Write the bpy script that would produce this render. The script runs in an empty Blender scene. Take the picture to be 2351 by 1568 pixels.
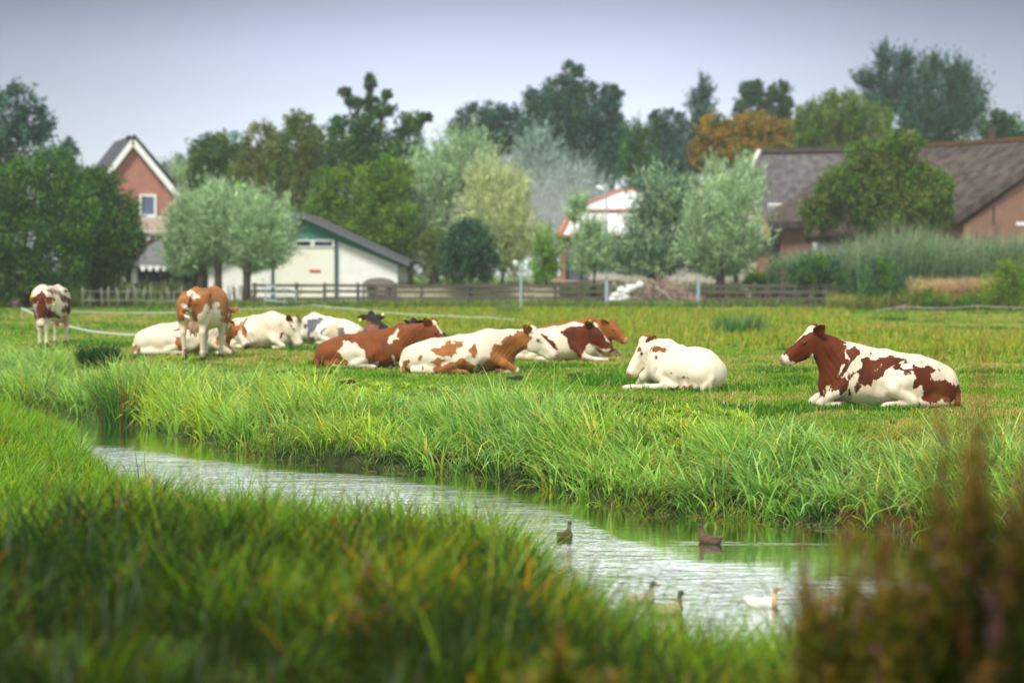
import bpy, bmesh, math, random
import numpy as np
from mathutils import Vector, Matrix

R = math.radians
rng = np.random.default_rng(7)
random.seed(7)
C = bpy.context.scene.collection
SC = bpy.context.scene

# ------------------------------------------------------------------ camera
H = 1.85                 # eye height above the pasture
FPX = 5551.0             # focal length in units of a 2351-wide frame
CX, HY = 1175.5, 620.0   # principal column and horizon row in that frame
cam_d = bpy.data.cameras.new('camera')
cam_d.lens = 85.0
cam_d.sensor_width = 36.0
cam_d.clip_start = 0.1
cam_d.clip_end = 5000
cam_d.dof.use_dof = True
cam_d.dof.focus_distance = 31.5
cam_d.dof.aperture_fstop = 1.3
cam_d.dof.aperture_blades = 0
cam = bpy.data.objects.new('camera', cam_d)
C.objects.link(cam)
cam.location = (0, 0, H)
cam.rotation_euler = (R(90) - math.atan(164 / FPX), 0, 0)
SC.camera = cam

# ------------------------------------------------------------------ sky, sun, exposure
SUN_EL, SUN_AZ = 52.0, 205.0      # azimuth clockwise from +Y; the sun stands behind the camera, a little to the left
w = bpy.data.worlds.new('World'); SC.world = w; w.use_nodes = True
nt = w.node_tree; nt.nodes.clear()
out = nt.nodes.new('ShaderNodeOutputWorld'); bg = nt.nodes.new('ShaderNodeBackground')
sky = nt.nodes.new('ShaderNodeTexSky'); sky.sky_type = 'NISHITA'; sky.sun_disc = False
sky.sun_elevation = R(SUN_EL); sky.sun_rotation = R(SUN_AZ); sky.air_density = 1.0; sky.dust_density = 3.0
tc = nt.nodes.new('ShaderNodeTexCoord'); sp = nt.nodes.new('ShaderNodeSeparateXYZ')
nt.links.new(tc.outputs['Generated'], sp.inputs[0])
# overcast elevation ramp: bright low, vignette dimming above, added bright band out of view
ramp = nt.nodes.new('ShaderNodeValToRGB'); cr = ramp.color_ramp
stops = [(0.0, (1.0, 1.08, 1.18)), (0.045, (.84, .92, 1.09)), (0.085, (.50, .56, .74)), (0.112, (.25, .285, .41)),
         (0.128, (1.45, 1.52, 1.60)), (0.20, (1.8, 1.84, 1.86)), (0.33, (.95, .97, 1.0)), (1.0, (.95, .95, .95))]  # unseen bright band, added to light the scene and whiten the water
while len(cr.elements) < len(stops): cr.elements.new(0.5)
for e, (p, c) in zip(cr.elements, stops):
    e.position = p; e.color = (*c, 1)
nt.links.new(sp.outputs['Z'], ramp.inputs[0])
# dimmer towards both sides, imitating the dark upper corners of a vignette
ab = nt.nodes.new('ShaderNodeMath'); ab.operation = 'ABSOLUTE'; nt.links.new(sp.outputs['X'], ab.inputs[0])
mr = nt.nodes.new('ShaderNodeMapRange'); mr.interpolation_type = 'SMOOTHSTEP'
mr.inputs['From Min'].default_value = 0.02; mr.inputs['From Max'].default_value = 0.24
mr.inputs['To Min'].default_value = 10.0; mr.inputs['To Max'].default_value = 5.2
nt.links.new(ab.outputs[0], mr.inputs['Value'])
cn = nt.nodes.new('ShaderNodeTexNoise'); cn.inputs['Scale'].default_value = 2.2; cn.inputs['Detail'].default_value = 3
mpw = nt.nodes.new('ShaderNodeMapping'); mpw.inputs['Scale'].default_value = (1, 1, 7)
nt.links.new(tc.outputs['Generated'], mpw.inputs[0]); nt.links.new(mpw.outputs[0], cn.inputs['Vector'])
cm = nt.nodes.new('ShaderNodeMapRange'); cm.inputs['From Min'].default_value = .3; cm.inputs['From Max'].default_value = .7
cm.inputs['To Min'].default_value = .90; cm.inputs['To Max'].default_value = 1.08
nt.links.new(cn.outputs[0], cm.inputs['Value'])
m1 = nt.nodes.new('ShaderNodeMath'); m1.operation = 'MULTIPLY'
nt.links.new(mr.outputs[0], m1.inputs[0]); nt.links.new(cm.outputs[0], m1.inputs[1])
vm = nt.nodes.new('ShaderNodeVectorMath'); vm.operation = 'SCALE'
nt.links.new(ramp.outputs[0], vm.inputs[0]); nt.links.new(m1.outputs[0], vm.inputs['Scale'])
mx = nt.nodes.new('ShaderNodeMix'); mx.data_type = 'RGBA'; mx.inputs[0].default_value = 0.93
nt.links.new(sky.outputs[0], mx.inputs[6]); nt.links.new(vm.outputs[0], mx.inputs[7])
nt.links.new(mx.outputs[2], bg.inputs[0]); bg.inputs[1].default_value = 0.1
nt.links.new(bg.outputs[0], out.inputs[0])

sd = bpy.data.lights.new('sun', 'SUN'); sd.energy = 2.7; sd.angle = R(13); sd.color = (1.0, .95, .86)
so = bpy.data.objects.new('sun', sd); C.objects.link(so)
sdir = Vector((math.sin(R(SUN_AZ)) * math.cos(R(SUN_EL)), math.cos(R(SUN_AZ)) * math.cos(R(SUN_EL)), math.sin(R(SUN_EL))))
so.rotation_euler = sdir.to_track_quat('Z', 'Y').to_euler(); so.location = (0, 0, 40)

SC.view_settings.view_transform = 'Standard'; SC.view_settings.look = 'None'
SC.view_settings.exposure = 0.55; SC.view_settings.gamma = 1
SC.cycles.use_denoising = True
SC.cycles.max_bounces = 6; SC.cycles.diffuse_bounces = 3; SC.cycles.glossy_bounces = 3
SC.cycles.transmission_bounces = 4; SC.cycles.volume_bounces = 2; SC.cycles.transparent_max_bounces = 8

# ------------------------------------------------------------------ helpers
def tag(o, label=None, cat=None, group=None, kind=None):
    if label: o['label'] = label
    if cat: o['category'] = cat
    if group: o['group'] = group
    if kind: o['kind'] = kind
    return o

def thing(name, label, cat, loc=(0, 0, 0), group=None, rotz=0):
    o = bpy.data.objects.new(name, None); C.objects.link(o)
    o.location = loc; o.rotation_euler = (0, 0, rotz); o.empty_display_size = .3
    return tag(o, label, cat, group)

def link(name, me, mat=None, parent=None, loc=None):
    o = bpy.data.objects.new(name, me); C.objects.link(o)
    if mat is not None:
        for m in (mat if isinstance(mat, (list, tuple)) else [mat]): me.materials.append(m)
    if parent is not None: o.parent = parent
    if loc is not None: o.location = loc
    return o

def copy_tree(o, parent=None):
    c = o.copy(); C.objects.link(c); c.parent = parent
    for ch in list(o.children): copy_tree(ch, c)
    return c

def np_mesh(name, V, F, col=None, smooth=False, attrs=None):
    """V (n,3), F (m,4) or (m,3) index arrays -> mesh with optional per-vertex colour 'Col' and float attributes."""
    me = bpy.data.meshes.new(name)
    V = np.ascontiguousarray(V, dtype=np.float32); F = np.ascontiguousarray(F, dtype=np.int32)
    k = F.shape[1]
    me.vertices.add(len(V)); me.vertices.foreach_set('co', V.ravel())
    me.loops.add(F.size); me.loops.foreach_set('vertex_index', F.ravel())
    me.polygons.add(len(F)); me.polygons.foreach_set('loop_start', np.arange(0, F.size, k, dtype=np.int32))
    try: me.polygons.foreach_set('loop_total', np.full(len(F), k, dtype=np.int32))
    except Exception: pass
    me.update(calc_edges=True)
    if smooth: me.polygons.foreach_set('use_smooth', np.ones(len(F), dtype=bool))
    if col is not None:
        a = me.attributes.new('Col', 'FLOAT_COLOR', 'POINT')
        c4 = np.ones((len(V), 4), dtype=np.float32); c4[:, :col.shape[1]] = col
        a.data.foreach_set('color', c4.ravel())
    for n, v in (attrs or {}).items():
        a = me.attributes.new(n, 'FLOAT', 'POINT'); a.data.foreach_set('value', np.asarray(v, dtype=np.float32))
    return me

def px(x, y, d):
    """pixel (2351-wide frame) at distance d -> world point"""
    return np.array([(x - CX) * d / FPX, d, H - (y - HY) * d / FPX])

def gd(y, z=0.0):
    return (H - z) * FPX / (y - HY)

def hash2(ix, iy, seed):
    n = (ix * 374761393 + iy * 668265263 + seed * 1442695041) & 0xffffffff
    n = ((n ^ (n >> 13)) * 1274126177) & 0xffffffff
    return ((n ^ (n >> 16)) & 0xffff) / 65535.0

def vnoise(x, y, scale=1.0, seed=0, octv=2):
    x = np.asarray(x, float) / scale; y = np.asarray(y, float) / scale
    tot = 0; amp = 1; s = 0
    for o in range(octv):
        ix = np.floor(x).astype(np.int64); iy = np.floor(y).astype(np.int64)
        fx = x - ix; fy = y - iy; fx = fx * fx * (3 - 2 * fx); fy = fy * fy * (3 - 2 * fy)
        a = hash2(ix, iy, seed + o); b = hash2(ix + 1, iy, seed + o); c = hash2(ix, iy + 1, seed + o); d = hash2(ix + 1, iy + 1, seed + o)
        tot = tot + amp * ((a * (1 - fx) + b * fx) * (1 - fy) + (c * (1 - fx) + d * fx) * fy); s += amp
        x = x * 2.03; y = y * 2.03; amp *= .5
    return tot / s

def sstep(a, b, x):
    t = np.clip((x - a) / (b - a), 0, 1); return t * t * (3 - 2 * t)

# ---- materials
def mat(name, col, rough=.8, spec=.3, noise=0, nscale=5, col2=None, bump=0, metal=0, stretch=None):
    m = bpy.data.materials.new(name); m.use_nodes = True; t = m.node_tree; b = t.nodes['Principled BSDF']
    b.inputs['Roughness'].default_value = rough; b.inputs['Specular IOR Level'].default_value = spec
    b.inputs['Metallic'].default_value = metal
    b.inputs['Base Color'].default_value = (*col, 1)
    if noise or col2 is not None or bump:
        n = t.nodes.new('ShaderNodeTexNoise'); n.inputs['Scale'].default_value = nscale; n.inputs['Detail'].default_value = 5
        tcn = t.nodes.new('ShaderNodeTexCoord'); mp = t.nodes.new('ShaderNodeMapping')
        if stretch: mp.inputs['Scale'].default_value = stretch
        t.links.new(tcn.outputs['Object'], mp.inputs[0]); t.links.new(mp.outputs[0], n.inputs['Vector'])
        c2 = col2 if col2 is not None else tuple(c * (1 - noise) for c in col)
        r = t.nodes.new('ShaderNodeValToRGB'); r.color_ramp.elements[0].position = .35; r.color_ramp.elements[1].position = .65
        r.color_ramp.elements[0].color = (*c2, 1); r.color_ramp.elements[1].color = (*col, 1)
        t.links.new(n.outputs[0], r.inputs[0]); t.links.new(r.outputs[0], b.inputs['Base Color'])
        if bump:
            bp = t.nodes.new('ShaderNodeBump'); bp.inputs['Strength'].default_value = bump; bp.inputs['Distance'].default_value = .05
            t.links.new(n.outputs[0], bp.inputs['Height']); t.links.new(bp.outputs[0], b.inputs['Normal'])
    return m

def leaf_mat(name, transl=.35, rough=.5, gloss=.03):
    """thin leaf: diffuse + translucent, colour from the vertex colour 'Col'"""
    m = bpy.data.materials.new(name); m.use_nodes = True; t = m.node_tree; t.nodes.clear()
    o = t.nodes.new('ShaderNodeOutputMaterial'); a = t.nodes.new('ShaderNodeAttribute'); a.attribute_name = 'Col'
    d = t.nodes.new('ShaderNodeBsdfDiffuse'); tr = t.nodes.new('ShaderNodeBsdfTranslucent'); g = t.nodes.new('ShaderNodeBsdfGlossy')
    g.inputs['Roughness'].default_value = rough; g.inputs['Color'].default_value = (.8, .85, .8, 1)
    hs = t.nodes.new('ShaderNodeHueSaturation'); hs.inputs['Value'].default_value = 1.15; hs.inputs['Saturation'].default_value = 1.1
    hs.inputs['Hue'].default_value = .49
    t.links.new(a.outputs['Color'], d.inputs[0]); t.links.new(a.outputs['Color'], hs.inputs['Color']); t.links.new(hs.outputs[0], tr.inputs[0])
    x = t.nodes.new('ShaderNodeMixShader'); x.inputs[0].default_value = transl
    y = t.nodes.new('ShaderNodeMixShader'); y.inputs[0].default_value = gloss
    t.links.new(d.outputs[0], x.inputs[1]); t.links.new(tr.outputs[0], x.inputs[2])
    t.links.new(x.outputs[0], y.inputs[1]); t.links.new(g.outputs[0], y.inputs[2]); t.links.new(y.outputs[0], o.inputs[0])
    return m

LEAF = leaf_mat('leaf', gloss=.008); BLADE = leaf_mat('grass_blade', .45, .4, .012); DARKBLADE = leaf_mat('dark_grass_blade', .3, .5, .002)
BARK = mat('bark', (.10, .075, .05), .9, .2, nscale=6, col2=(.045, .035, .025), bump=.6, stretch=(1, 1, .25))

# ---- mesh builder for hard things
class MB:
    def __init__(s): s.v = []; s.f = []
    def box(s, c, size, rz=0, rot=None):
        x, y, z = [a / 2 for a in size]
        M = rot if rot is not None else Matrix.Rotation(rz, 3, 'Z')
        n = len(s.v)
        for dx in (-x, x):
            for dy in (-y, y):
                for dz in (-z, z):
                    s.v.append(tuple(Vector(c) + M @ Vector((dx, dy, dz))))
        for q in ((0, 1, 3, 2), (4, 6, 7, 5), (0, 4, 5, 1), (2, 3, 7, 6), (0, 2, 6, 4), (1, 5, 7, 3)):
            s.f.append([n + i for i in q])
        return s
    def bar(s, a, b, w, t, up=(0, 0, 1)):
        a = Vector(a); b = Vector(b); d = (b - a); L = d.length; d.normalize()
        u = Vector(up); r = d.cross(u)
        if r.length < 1e-4: r = d.cross(Vector((0, 1, 0)))
        r.normalize(); u = r.cross(d)
        M = Matrix((d, r, u)).transposed()
        return s.box((a + b) / 2, (L, w, t), rot=M)
    def tube(s, pts, rad, n=8, cap=True):
        pts = [Vector(p) for p in pts]; base = len(s.v)
        if not hasattr(rad, '__len__'): rad = [rad] * len(pts)
        for i, p in enumerate(pts):
            d = (pts[min(i + 1, len(pts) - 1)] - pts[max(i - 1, 0)]).normalized()
            u = d.cross(Vector((0, 0, 1)))
            if u.length < .05: u = d.cross(Vector((1, 0, 0)))
            u.normalize(); v = d.cross(u)
            for k in range(n):
                a = 2 * math.pi * k / n
                s.v.append(tuple(p + (u * math.cos(a) + v * math.sin(a)) * rad[i]))
        for i in range(len(pts) - 1):
            for k in range(n):
                a = base + i * n + k; b = base + i * n + (k + 1) % n
                s.f.append([a, b, b + n, a + n])
        if cap:
            s.f.append([base + k for k in range(n)]); e = base + (len(pts) - 1) * n
            s.f.append([e + k for k in range(n - 1, -1, -1)])
        return s
    def poly(s, pts, thick=None, off=(0, 1, 0)):
        """flat polygon; with thick it is extruded along off"""
        n = len(s.v); k = len(pts)
        s.v += [tuple(map(float, p)) for p in pts]
        s.f.append(list(range(n, n + k)))
        if thick:
            o = Vector(off).normalized() * thick
            s.v += [tuple(Vector(p) + o) for p in pts]
            s.f.append(list(range(n + 2 * k - 1, n + k - 1, -1)))
            for i in range(k):
                j = (i + 1) % k
                s.f.append([n + i, n + k + i, n + k + j, n + j])
        return s
    def build(s, name, m, parent=None, bevel=0, smooth=False):
        me = bpy.data.meshes.new(name); me.from_pydata(s.v, [], s.f)
        bm = bmesh.new(); bm.from_mesh(me); bmesh.ops.recalc_face_normals(bm, faces=bm.faces)
        if bevel: bmesh.ops.bevel(bm, geom=list(bm.edges), offset=bevel, segments=1, affect='EDGES')
        bm.to_mesh(me); bm.free(); me.update()
        if smooth:
            for p in me.polygons: p.use_smooth = True
        if parent is not None and parent.type == 'EMPTY' and parent.location.length > 0 and parent.parent is None:
            me.transform(Matrix.Translation(-parent.location))
        return link(name, me, m, parent)

# ------------------------------------------------------------------ the lie of the land
WZ = -0.9
FB = np.array([(-70, 165), (-30, 90), (-14, 57), (-10.6, 50), (-8.4, 45.8), (-6.4, 42), (-4.7, 38), (-3.7, 35.7), (-1.65, 33.2), (.14, 31.2), (1.35, 27.6), (2.7, 26.4), (4.2, 25.2), (5.2, 24), (12, 19), (40, 2), (80, -25)], float)
NB = np.array([(-70, 150), (-30, 78), (-14, 50), (-9.6, 46.2), (-7.3, 39.6), (-5.3, 31.6), (-3.6, 26.8), (-2.6, 25.4), (-1.35, 23.9), (-.3, 23.0), (.1, 21.8), (.25, 19.5), (.65, 17.9), (.9, 16.9), (1.2, 16.3), (1.9, 16.7), (3.3, 16.8), (6, 15), (14, 7), (40, -12), (80, -40)], float)
def far_edge(x): return np.interp(x, FB[:, 0], FB[:, 1])
def near_edge(x): return np.interp(x, NB[:, 0], NB[:, 1])
def wob(x, y): return (vnoise(x, y, 1.1, 5, 2) - .5) * .7
def ground_z(x, y):
    x = np.asarray(x, float); y = np.asarray(y, float)
    fe = far_edge(x); ne = near_edge(x)
    slope = np.where(x < -3, .55, .88)
    sf = (y - fe) * slope + wob(x, y)            # metres inland on the far side
    sn = (ne - y) * slope + wob(x, y)            # metres inland on the near side
    zf = -1.0 + .28 * sstep(-.1, .35, sf) + .72 * sstep(.1, 4.6, sf)
    zn = -1.0 + .22 * sstep(-.1, .4, sn) + .68 * sstep(.2, 9, sn) + .30 * sstep(6, 16, sn)
    zw = -1.02 - .5 * np.clip(np.minimum(-sf, -sn), 0, 1)
    z = np.where(sf > -.1, zf, np.where(sn > -.1, zn, zw))
    und = (vnoise(x, y, 6, 11, 2) - .5) * .10 * sstep(5.5, 9, sf) * (1 - sstep(130, 160, y))
    lump = (vnoise(x, y, .55, 21, 2) - .5) * .10 * (sstep(.4, 2, sf) * (1 - sstep(5, 8, sf)) + sstep(.4, 2, sn))
    return z + und + lump

def build_ground():
    ys = np.concatenate([np.linspace(-60, 2, 20), np.linspace(2.4, 60, 240), np.geomspace(60.6, 140, 110), np.geomspace(143, 900, 40)])
    xs = np.concatenate([-np.geomspace(600, 21, 40), np.linspace(-20, 20, 180), np.geomspace(21, 600, 40)])
    X, Y = np.meshgrid(xs, ys); Z = ground_z(X, Y)
    V = np.stack([X.ravel(), Y.ravel(), Z.ravel()], 1); nx = len(xs); ny = len(ys)
    i = np.arange(ny - 1)[:, None] * nx + np.arange(nx - 1)[None]
    F = np.stack([i, i + 1, i + nx + 1, i + nx], -1).reshape(-1, 4)
    m = bpy.data.materials.new('pasture_ground'); m.use_nodes = True; t = m.node_tree; b = t.nodes['Principled BSDF']
    b.inputs['Roughness'].default_value = .95; b.inputs['Specular IOR Level'].default_value = .1
    g = t.nodes.new('ShaderNodeNewGeometry'); s = t.nodes.new('ShaderNodeSeparateXYZ'); t.links.new(g.outputs['Position'], s.inputs[0])
    def noise(sc, de=4, st=None):
        n = t.nodes.new('ShaderNodeTexNoise'); n.inputs['Scale'].default_value = sc; n.inputs['Detail'].default_value = de
        if st:
            mp = t.nodes.new('ShaderNodeMapping'); mp.inputs['Scale'].default_value = st
            t.links.new(g.outputs['Position'], mp.inputs[0]); t.links.new(mp.outputs[0], n.inputs['Vector'])
        else: t.links.new(g.outputs['Position'], n.inputs['Vector'])
        return n
    def mixc(fac, a, bcol):
        x = t.nodes.new('ShaderNodeMix'); x.data_type = 'RGBA'
        t.links.new(fac, x.inputs[0])
        if isinstance(a, tuple): x.inputs[6].default_value = (*a, 1)
        else: t.links.new(a, x.inputs[6])
        if isinstance(bcol, tuple): x.inputs[7].default_value = (*bcol, 1)
        else: t.links.new(bcol, x.inputs[7])
        return x.outputs[2]
    def rng_(src, a, c):
        r = t.nodes.new('ShaderNodeMapRange'); r.inputs['From Min'].default_value = a; r.inputs['From Max'].default_value = c
        r.interpolation_type = 'SMOOTHSTEP'; t.links.new(src, r.inputs['Value']); return r.outputs[0]
    c = mixc(rng_(noise(.35).outputs[0], .35, .65), (.10, .20, .02), (.17, .25, .035))
    c = mixc(rng_(noise(1.3).outputs[0], .52, .72), c, (.21, .20, .06))
    c = mixc(rng_(noise(9).outputs[0], .45, .75), c, (.07, .13, .02))
    soil = mixc(rng_(noise(4).outputs[0], .4, .6), (.022, .028, .010), (.035, .055, .014))
    c = mixc(rng_(s.outputs['Z'], -.40, -.12), soil, c)
    t.links.new(c, b.inputs['Base Color'])
    bp = t.nodes.new('ShaderNodeBump'); bp.inputs['Strength'].default_value = .8; bp.inputs['Distance'].default_value = .06
    t.links.new(noise(14).outputs[0], bp.inputs['Height']); t.links.new(bp.outputs[0], b.inputs['Normal'])
    o = link('ground', np_mesh('ground', V, F, smooth=True), m); tag(o, kind='structure')
    # water of the ditch, a strip that follows both banks
    xs = np.concatenate([np.linspace(-60, -12, 30), np.linspace(-11.6, 8, 160), np.linspace(9, 60, 30)])
    n = 110; V = []
    for xx in xs:
        a, bb = near_edge(xx) - 1.6, far_edge(xx) + 1.6
        for k in range(n + 1): V.append((xx, a + (bb - a) * k / n, WZ))
    V = np.array(V); i = np.arange(len(xs) - 1)[:, None] * (n + 1) + np.arange(n)[None]
    F = np.stack([i, i + n + 1, i + n + 2, i + 1], -1).reshape(-1, 4)
    m = bpy.data.materials.new('ditch_water'); m.use_nodes = True; t = m.node_tree; b = t.nodes['Principled BSDF']
    b.inputs['Base Color'].default_value = (.030, .062, .010, 1); b.inputs['Roughness'].default_value = .07
    b.inputs['IOR'].default_value = 1.4; b.inputs['Specular IOR Level'].default_value = .9
    g = t.nodes.new('ShaderNodeNewGeometry')
    hs = []
    for sc, st, amp in ((1.0, (2.2, 7.5, 1), 1.0), (1.0, (9, 22, 1), .35), (1.0, (.35, .8, 1), 2.0)):
        mp = t.nodes.new('ShaderNodeMapping'); mp.inputs['Scale'].default_value = st; mp.inputs['Rotation'].default_value = (0, 0, .06)
        nn = t.nodes.new('ShaderNodeTexNoise'); nn.inputs['Scale'].default_value = sc; nn.inputs['Detail'].default_value = 2
        t.links.new(g.outputs['Position'], mp.inputs[0]); t.links.new(mp.outputs[0], nn.inputs['Vector'])
        mm = t.nodes.new('ShaderNodeMath'); mm.operation = 'MULTIPLY'; mm.inputs[1].default_value = amp
        t.links.new(nn.outputs[0], mm.inputs[0]); hs.append(mm.outputs[0])
    a1 = t.nodes.new('ShaderNodeMath'); a1.operation = 'ADD'; t.links.new(hs[0], a1.inputs[0]); t.links.new(hs[1], a1.inputs[1])
    a2 = t.nodes.new('ShaderNodeMath'); a2.operation = 'ADD'; t.links.new(a1.outputs[0], a2.inputs[0]); t.links.new(hs[2], a2.inputs[1])
    bp = t.nodes.new('ShaderNodeBump'); bp.inputs['Strength'].default_value = .5; bp.inputs['Distance'].default_value = .024
    t.links.new(a2.outputs[0], bp.inputs['Height']); t.links.new(bp.outputs[0], b.inputs['Normal'])
    gl = t.nodes.new('ShaderNodeBsdfGlossy'); gl.inputs['Roughness'].default_value = .06; gl.inputs['Color'].default_value = (.97, 1, .98, 1); t.links.new(bp.outputs[0], gl.inputs['Normal'])
    fr = t.nodes.new('ShaderNodeFresnel'); fr.inputs['IOR'].default_value = 1.33; t.links.new(bp.outputs[0], fr.inputs['Normal'])
    fm = t.nodes.new('ShaderNodeMapRange'); fm.inputs['From Max'].default_value = .55; fm.inputs['To Min'].default_value = .18; t.links.new(fr.outputs[0], fm.inputs['Value'])
    ms = t.nodes.new('ShaderNodeMixShader'); t.links.new(fm.outputs[0], ms.inputs[0]); t.links.new(b.outputs[0], ms.inputs[1]); t.links.new(gl.outputs[0], ms.inputs[2])
    t.links.new(ms.outputs[0], t.nodes['Material Output'].inputs[0])
    # wind ripples: calm in the lee of the far bank, rippled in the open
    lee = far_edge(V[:, 0]) - V[:, 1]; cw = np.interp(V[:, 0], [-12, -6.5, -4.2, -2.5, -.5, .6, 1.6, 6], [6.5, 4.8, 2.0, 1.2, 1.3, 2.4, 5.4, 5.8])
    rip = sstep(cw * .72, cw * 1.15 + .4, lee + (vnoise(V[:, 0] * .6, V[:, 1] * 2, 1.0, 17, 2) - .5) * 1.4)
    wx = (1632 - CX) * gd(1249, WZ) / FPX; wy = gd(1249, WZ)      # wake of the duck under the far bank
    wake = np.exp(-((V[:, 1] - wy - .02 + .10 * (V[:, 0] - wx)) / .10) ** 2) * sstep(-.35, -.1, V[:, 0] - wx) * (1 - sstep(.9, 1.6, V[:, 0] - wx)); rip = np.maximum(rip, wake)
    ra = t.nodes.new('ShaderNodeAttribute'); ra.attribute_name = 'ripple'
    rm = t.nodes.new('ShaderNodeMapRange'); rm.inputs['To Min'].default_value = .10; rm.inputs['To Max'].default_value = 1.0
    t.links.new(ra.outputs['Fac'], rm.inputs['Value']); t.links.new(rm.outputs[0], bp.inputs['Strength'])
    o = link('water', np_mesh('water', V, F, smooth=True, attrs={'ripple': rip}), m); tag(o, kind='structure')
build_ground()

# ------------------------------------------------------------------ grass
def blades(base, h, w, az, th0, bend, col, seg=3, tip=None, twist=None):
    """strips of quads: th0 = lean from upright at the root, bend = extra lean gained to the tip"""
    N = len(base); t = np.linspace(0, 1, seg + 1)
    P = np.zeros((N, seg + 1, 3)); P[:, 0] = base
    dx, dy = np.cos(az), np.sin(az)
    for i in range(seg):
        th = th0 + bend * ((t[i] + t[i + 1]) / 2)
        L = h / seg
        P[:, i + 1, 0] = P[:, i, 0] + np.sin(th) * dx * L
        P[:, i + 1, 1] = P[:, i, 1] + np.sin(th) * dy * L
        P[:, i + 1, 2] = P[:, i, 2] + np.cos(th) * L
    tw = az + np.pi / 2 if twist is None else twist
    sx, sy = np.cos(tw), np.sin(tw)
    wid = np.array([.75, 1.0, .85, .55, .3, .1])[:seg + 1] if seg >= 4 else np.array([.9, 1.0, .6, .08])[:seg + 1]
    if seg == 2: wid = np.array([.9, .9, .08])
    if seg == 1: wid = np.array([1, .1])
    wid[-1] = .08
    V = np.zeros((N, seg + 1, 2, 3))
    for i in range(seg + 1):
        ww = w * wid[i] * .5
        V[:, i, 0] = P[:, i]; V[:, i, 1] = P[:, i]
        V[:, i, 0, 0] -= sx * ww; V[:, i, 0, 1] -= sy * ww
        V[:, i, 1, 0] += sx * ww; V[:, i, 1, 1] += sy * ww
    b = np.arange(N)[:, None] * (2 * (seg + 1)) + np.arange(seg)[None] * 2
    F = np.stack([b, b + 1, b + 3, b + 2], -1).reshape(-1, 4)
    cc = np.repeat(col[:, None, :], seg + 1, 1)
    if tip is not None:
        k = (t ** 1.5)[None, :, None]; cc = cc * (1 - k) + tip[:, None, :] * k
    cc = np.repeat(cc[:, :, None, :], 2, 2)
    return V.reshape(-1, 3), F, cc.reshape(-1, 3)

def merge(parts):
    V = []; F = []; Cc = []; n = 0
    for v, f, c in parts:
        V.append(v); F.append(f + n); Cc.append(c); n += len(v)
    return np.concatenate(V), np.concatenate(F), np.concatenate(Cc)

def pick(cols, idx, jitter=.18):
    c = np.array(cols)[idx]
    return c * (1 + (rng.random((len(idx), 1)) - .5) * 2 * jitter) * (1 + (rng.random((len(idx), 3)) - .5) * .16)

def frus(n, y0, y1, power=0.0, margin=4.0, x0=None, x1=None):
    """points in the wedge of land the photo can see, log-uniform in distance"""
    y = y0 * (y1 / y0) ** (rng.random(n) ** (1 + power))
    u = rng.random(n) * 2 - 1
    x = u * (.2118 * y + margin)
    return x, y

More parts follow.
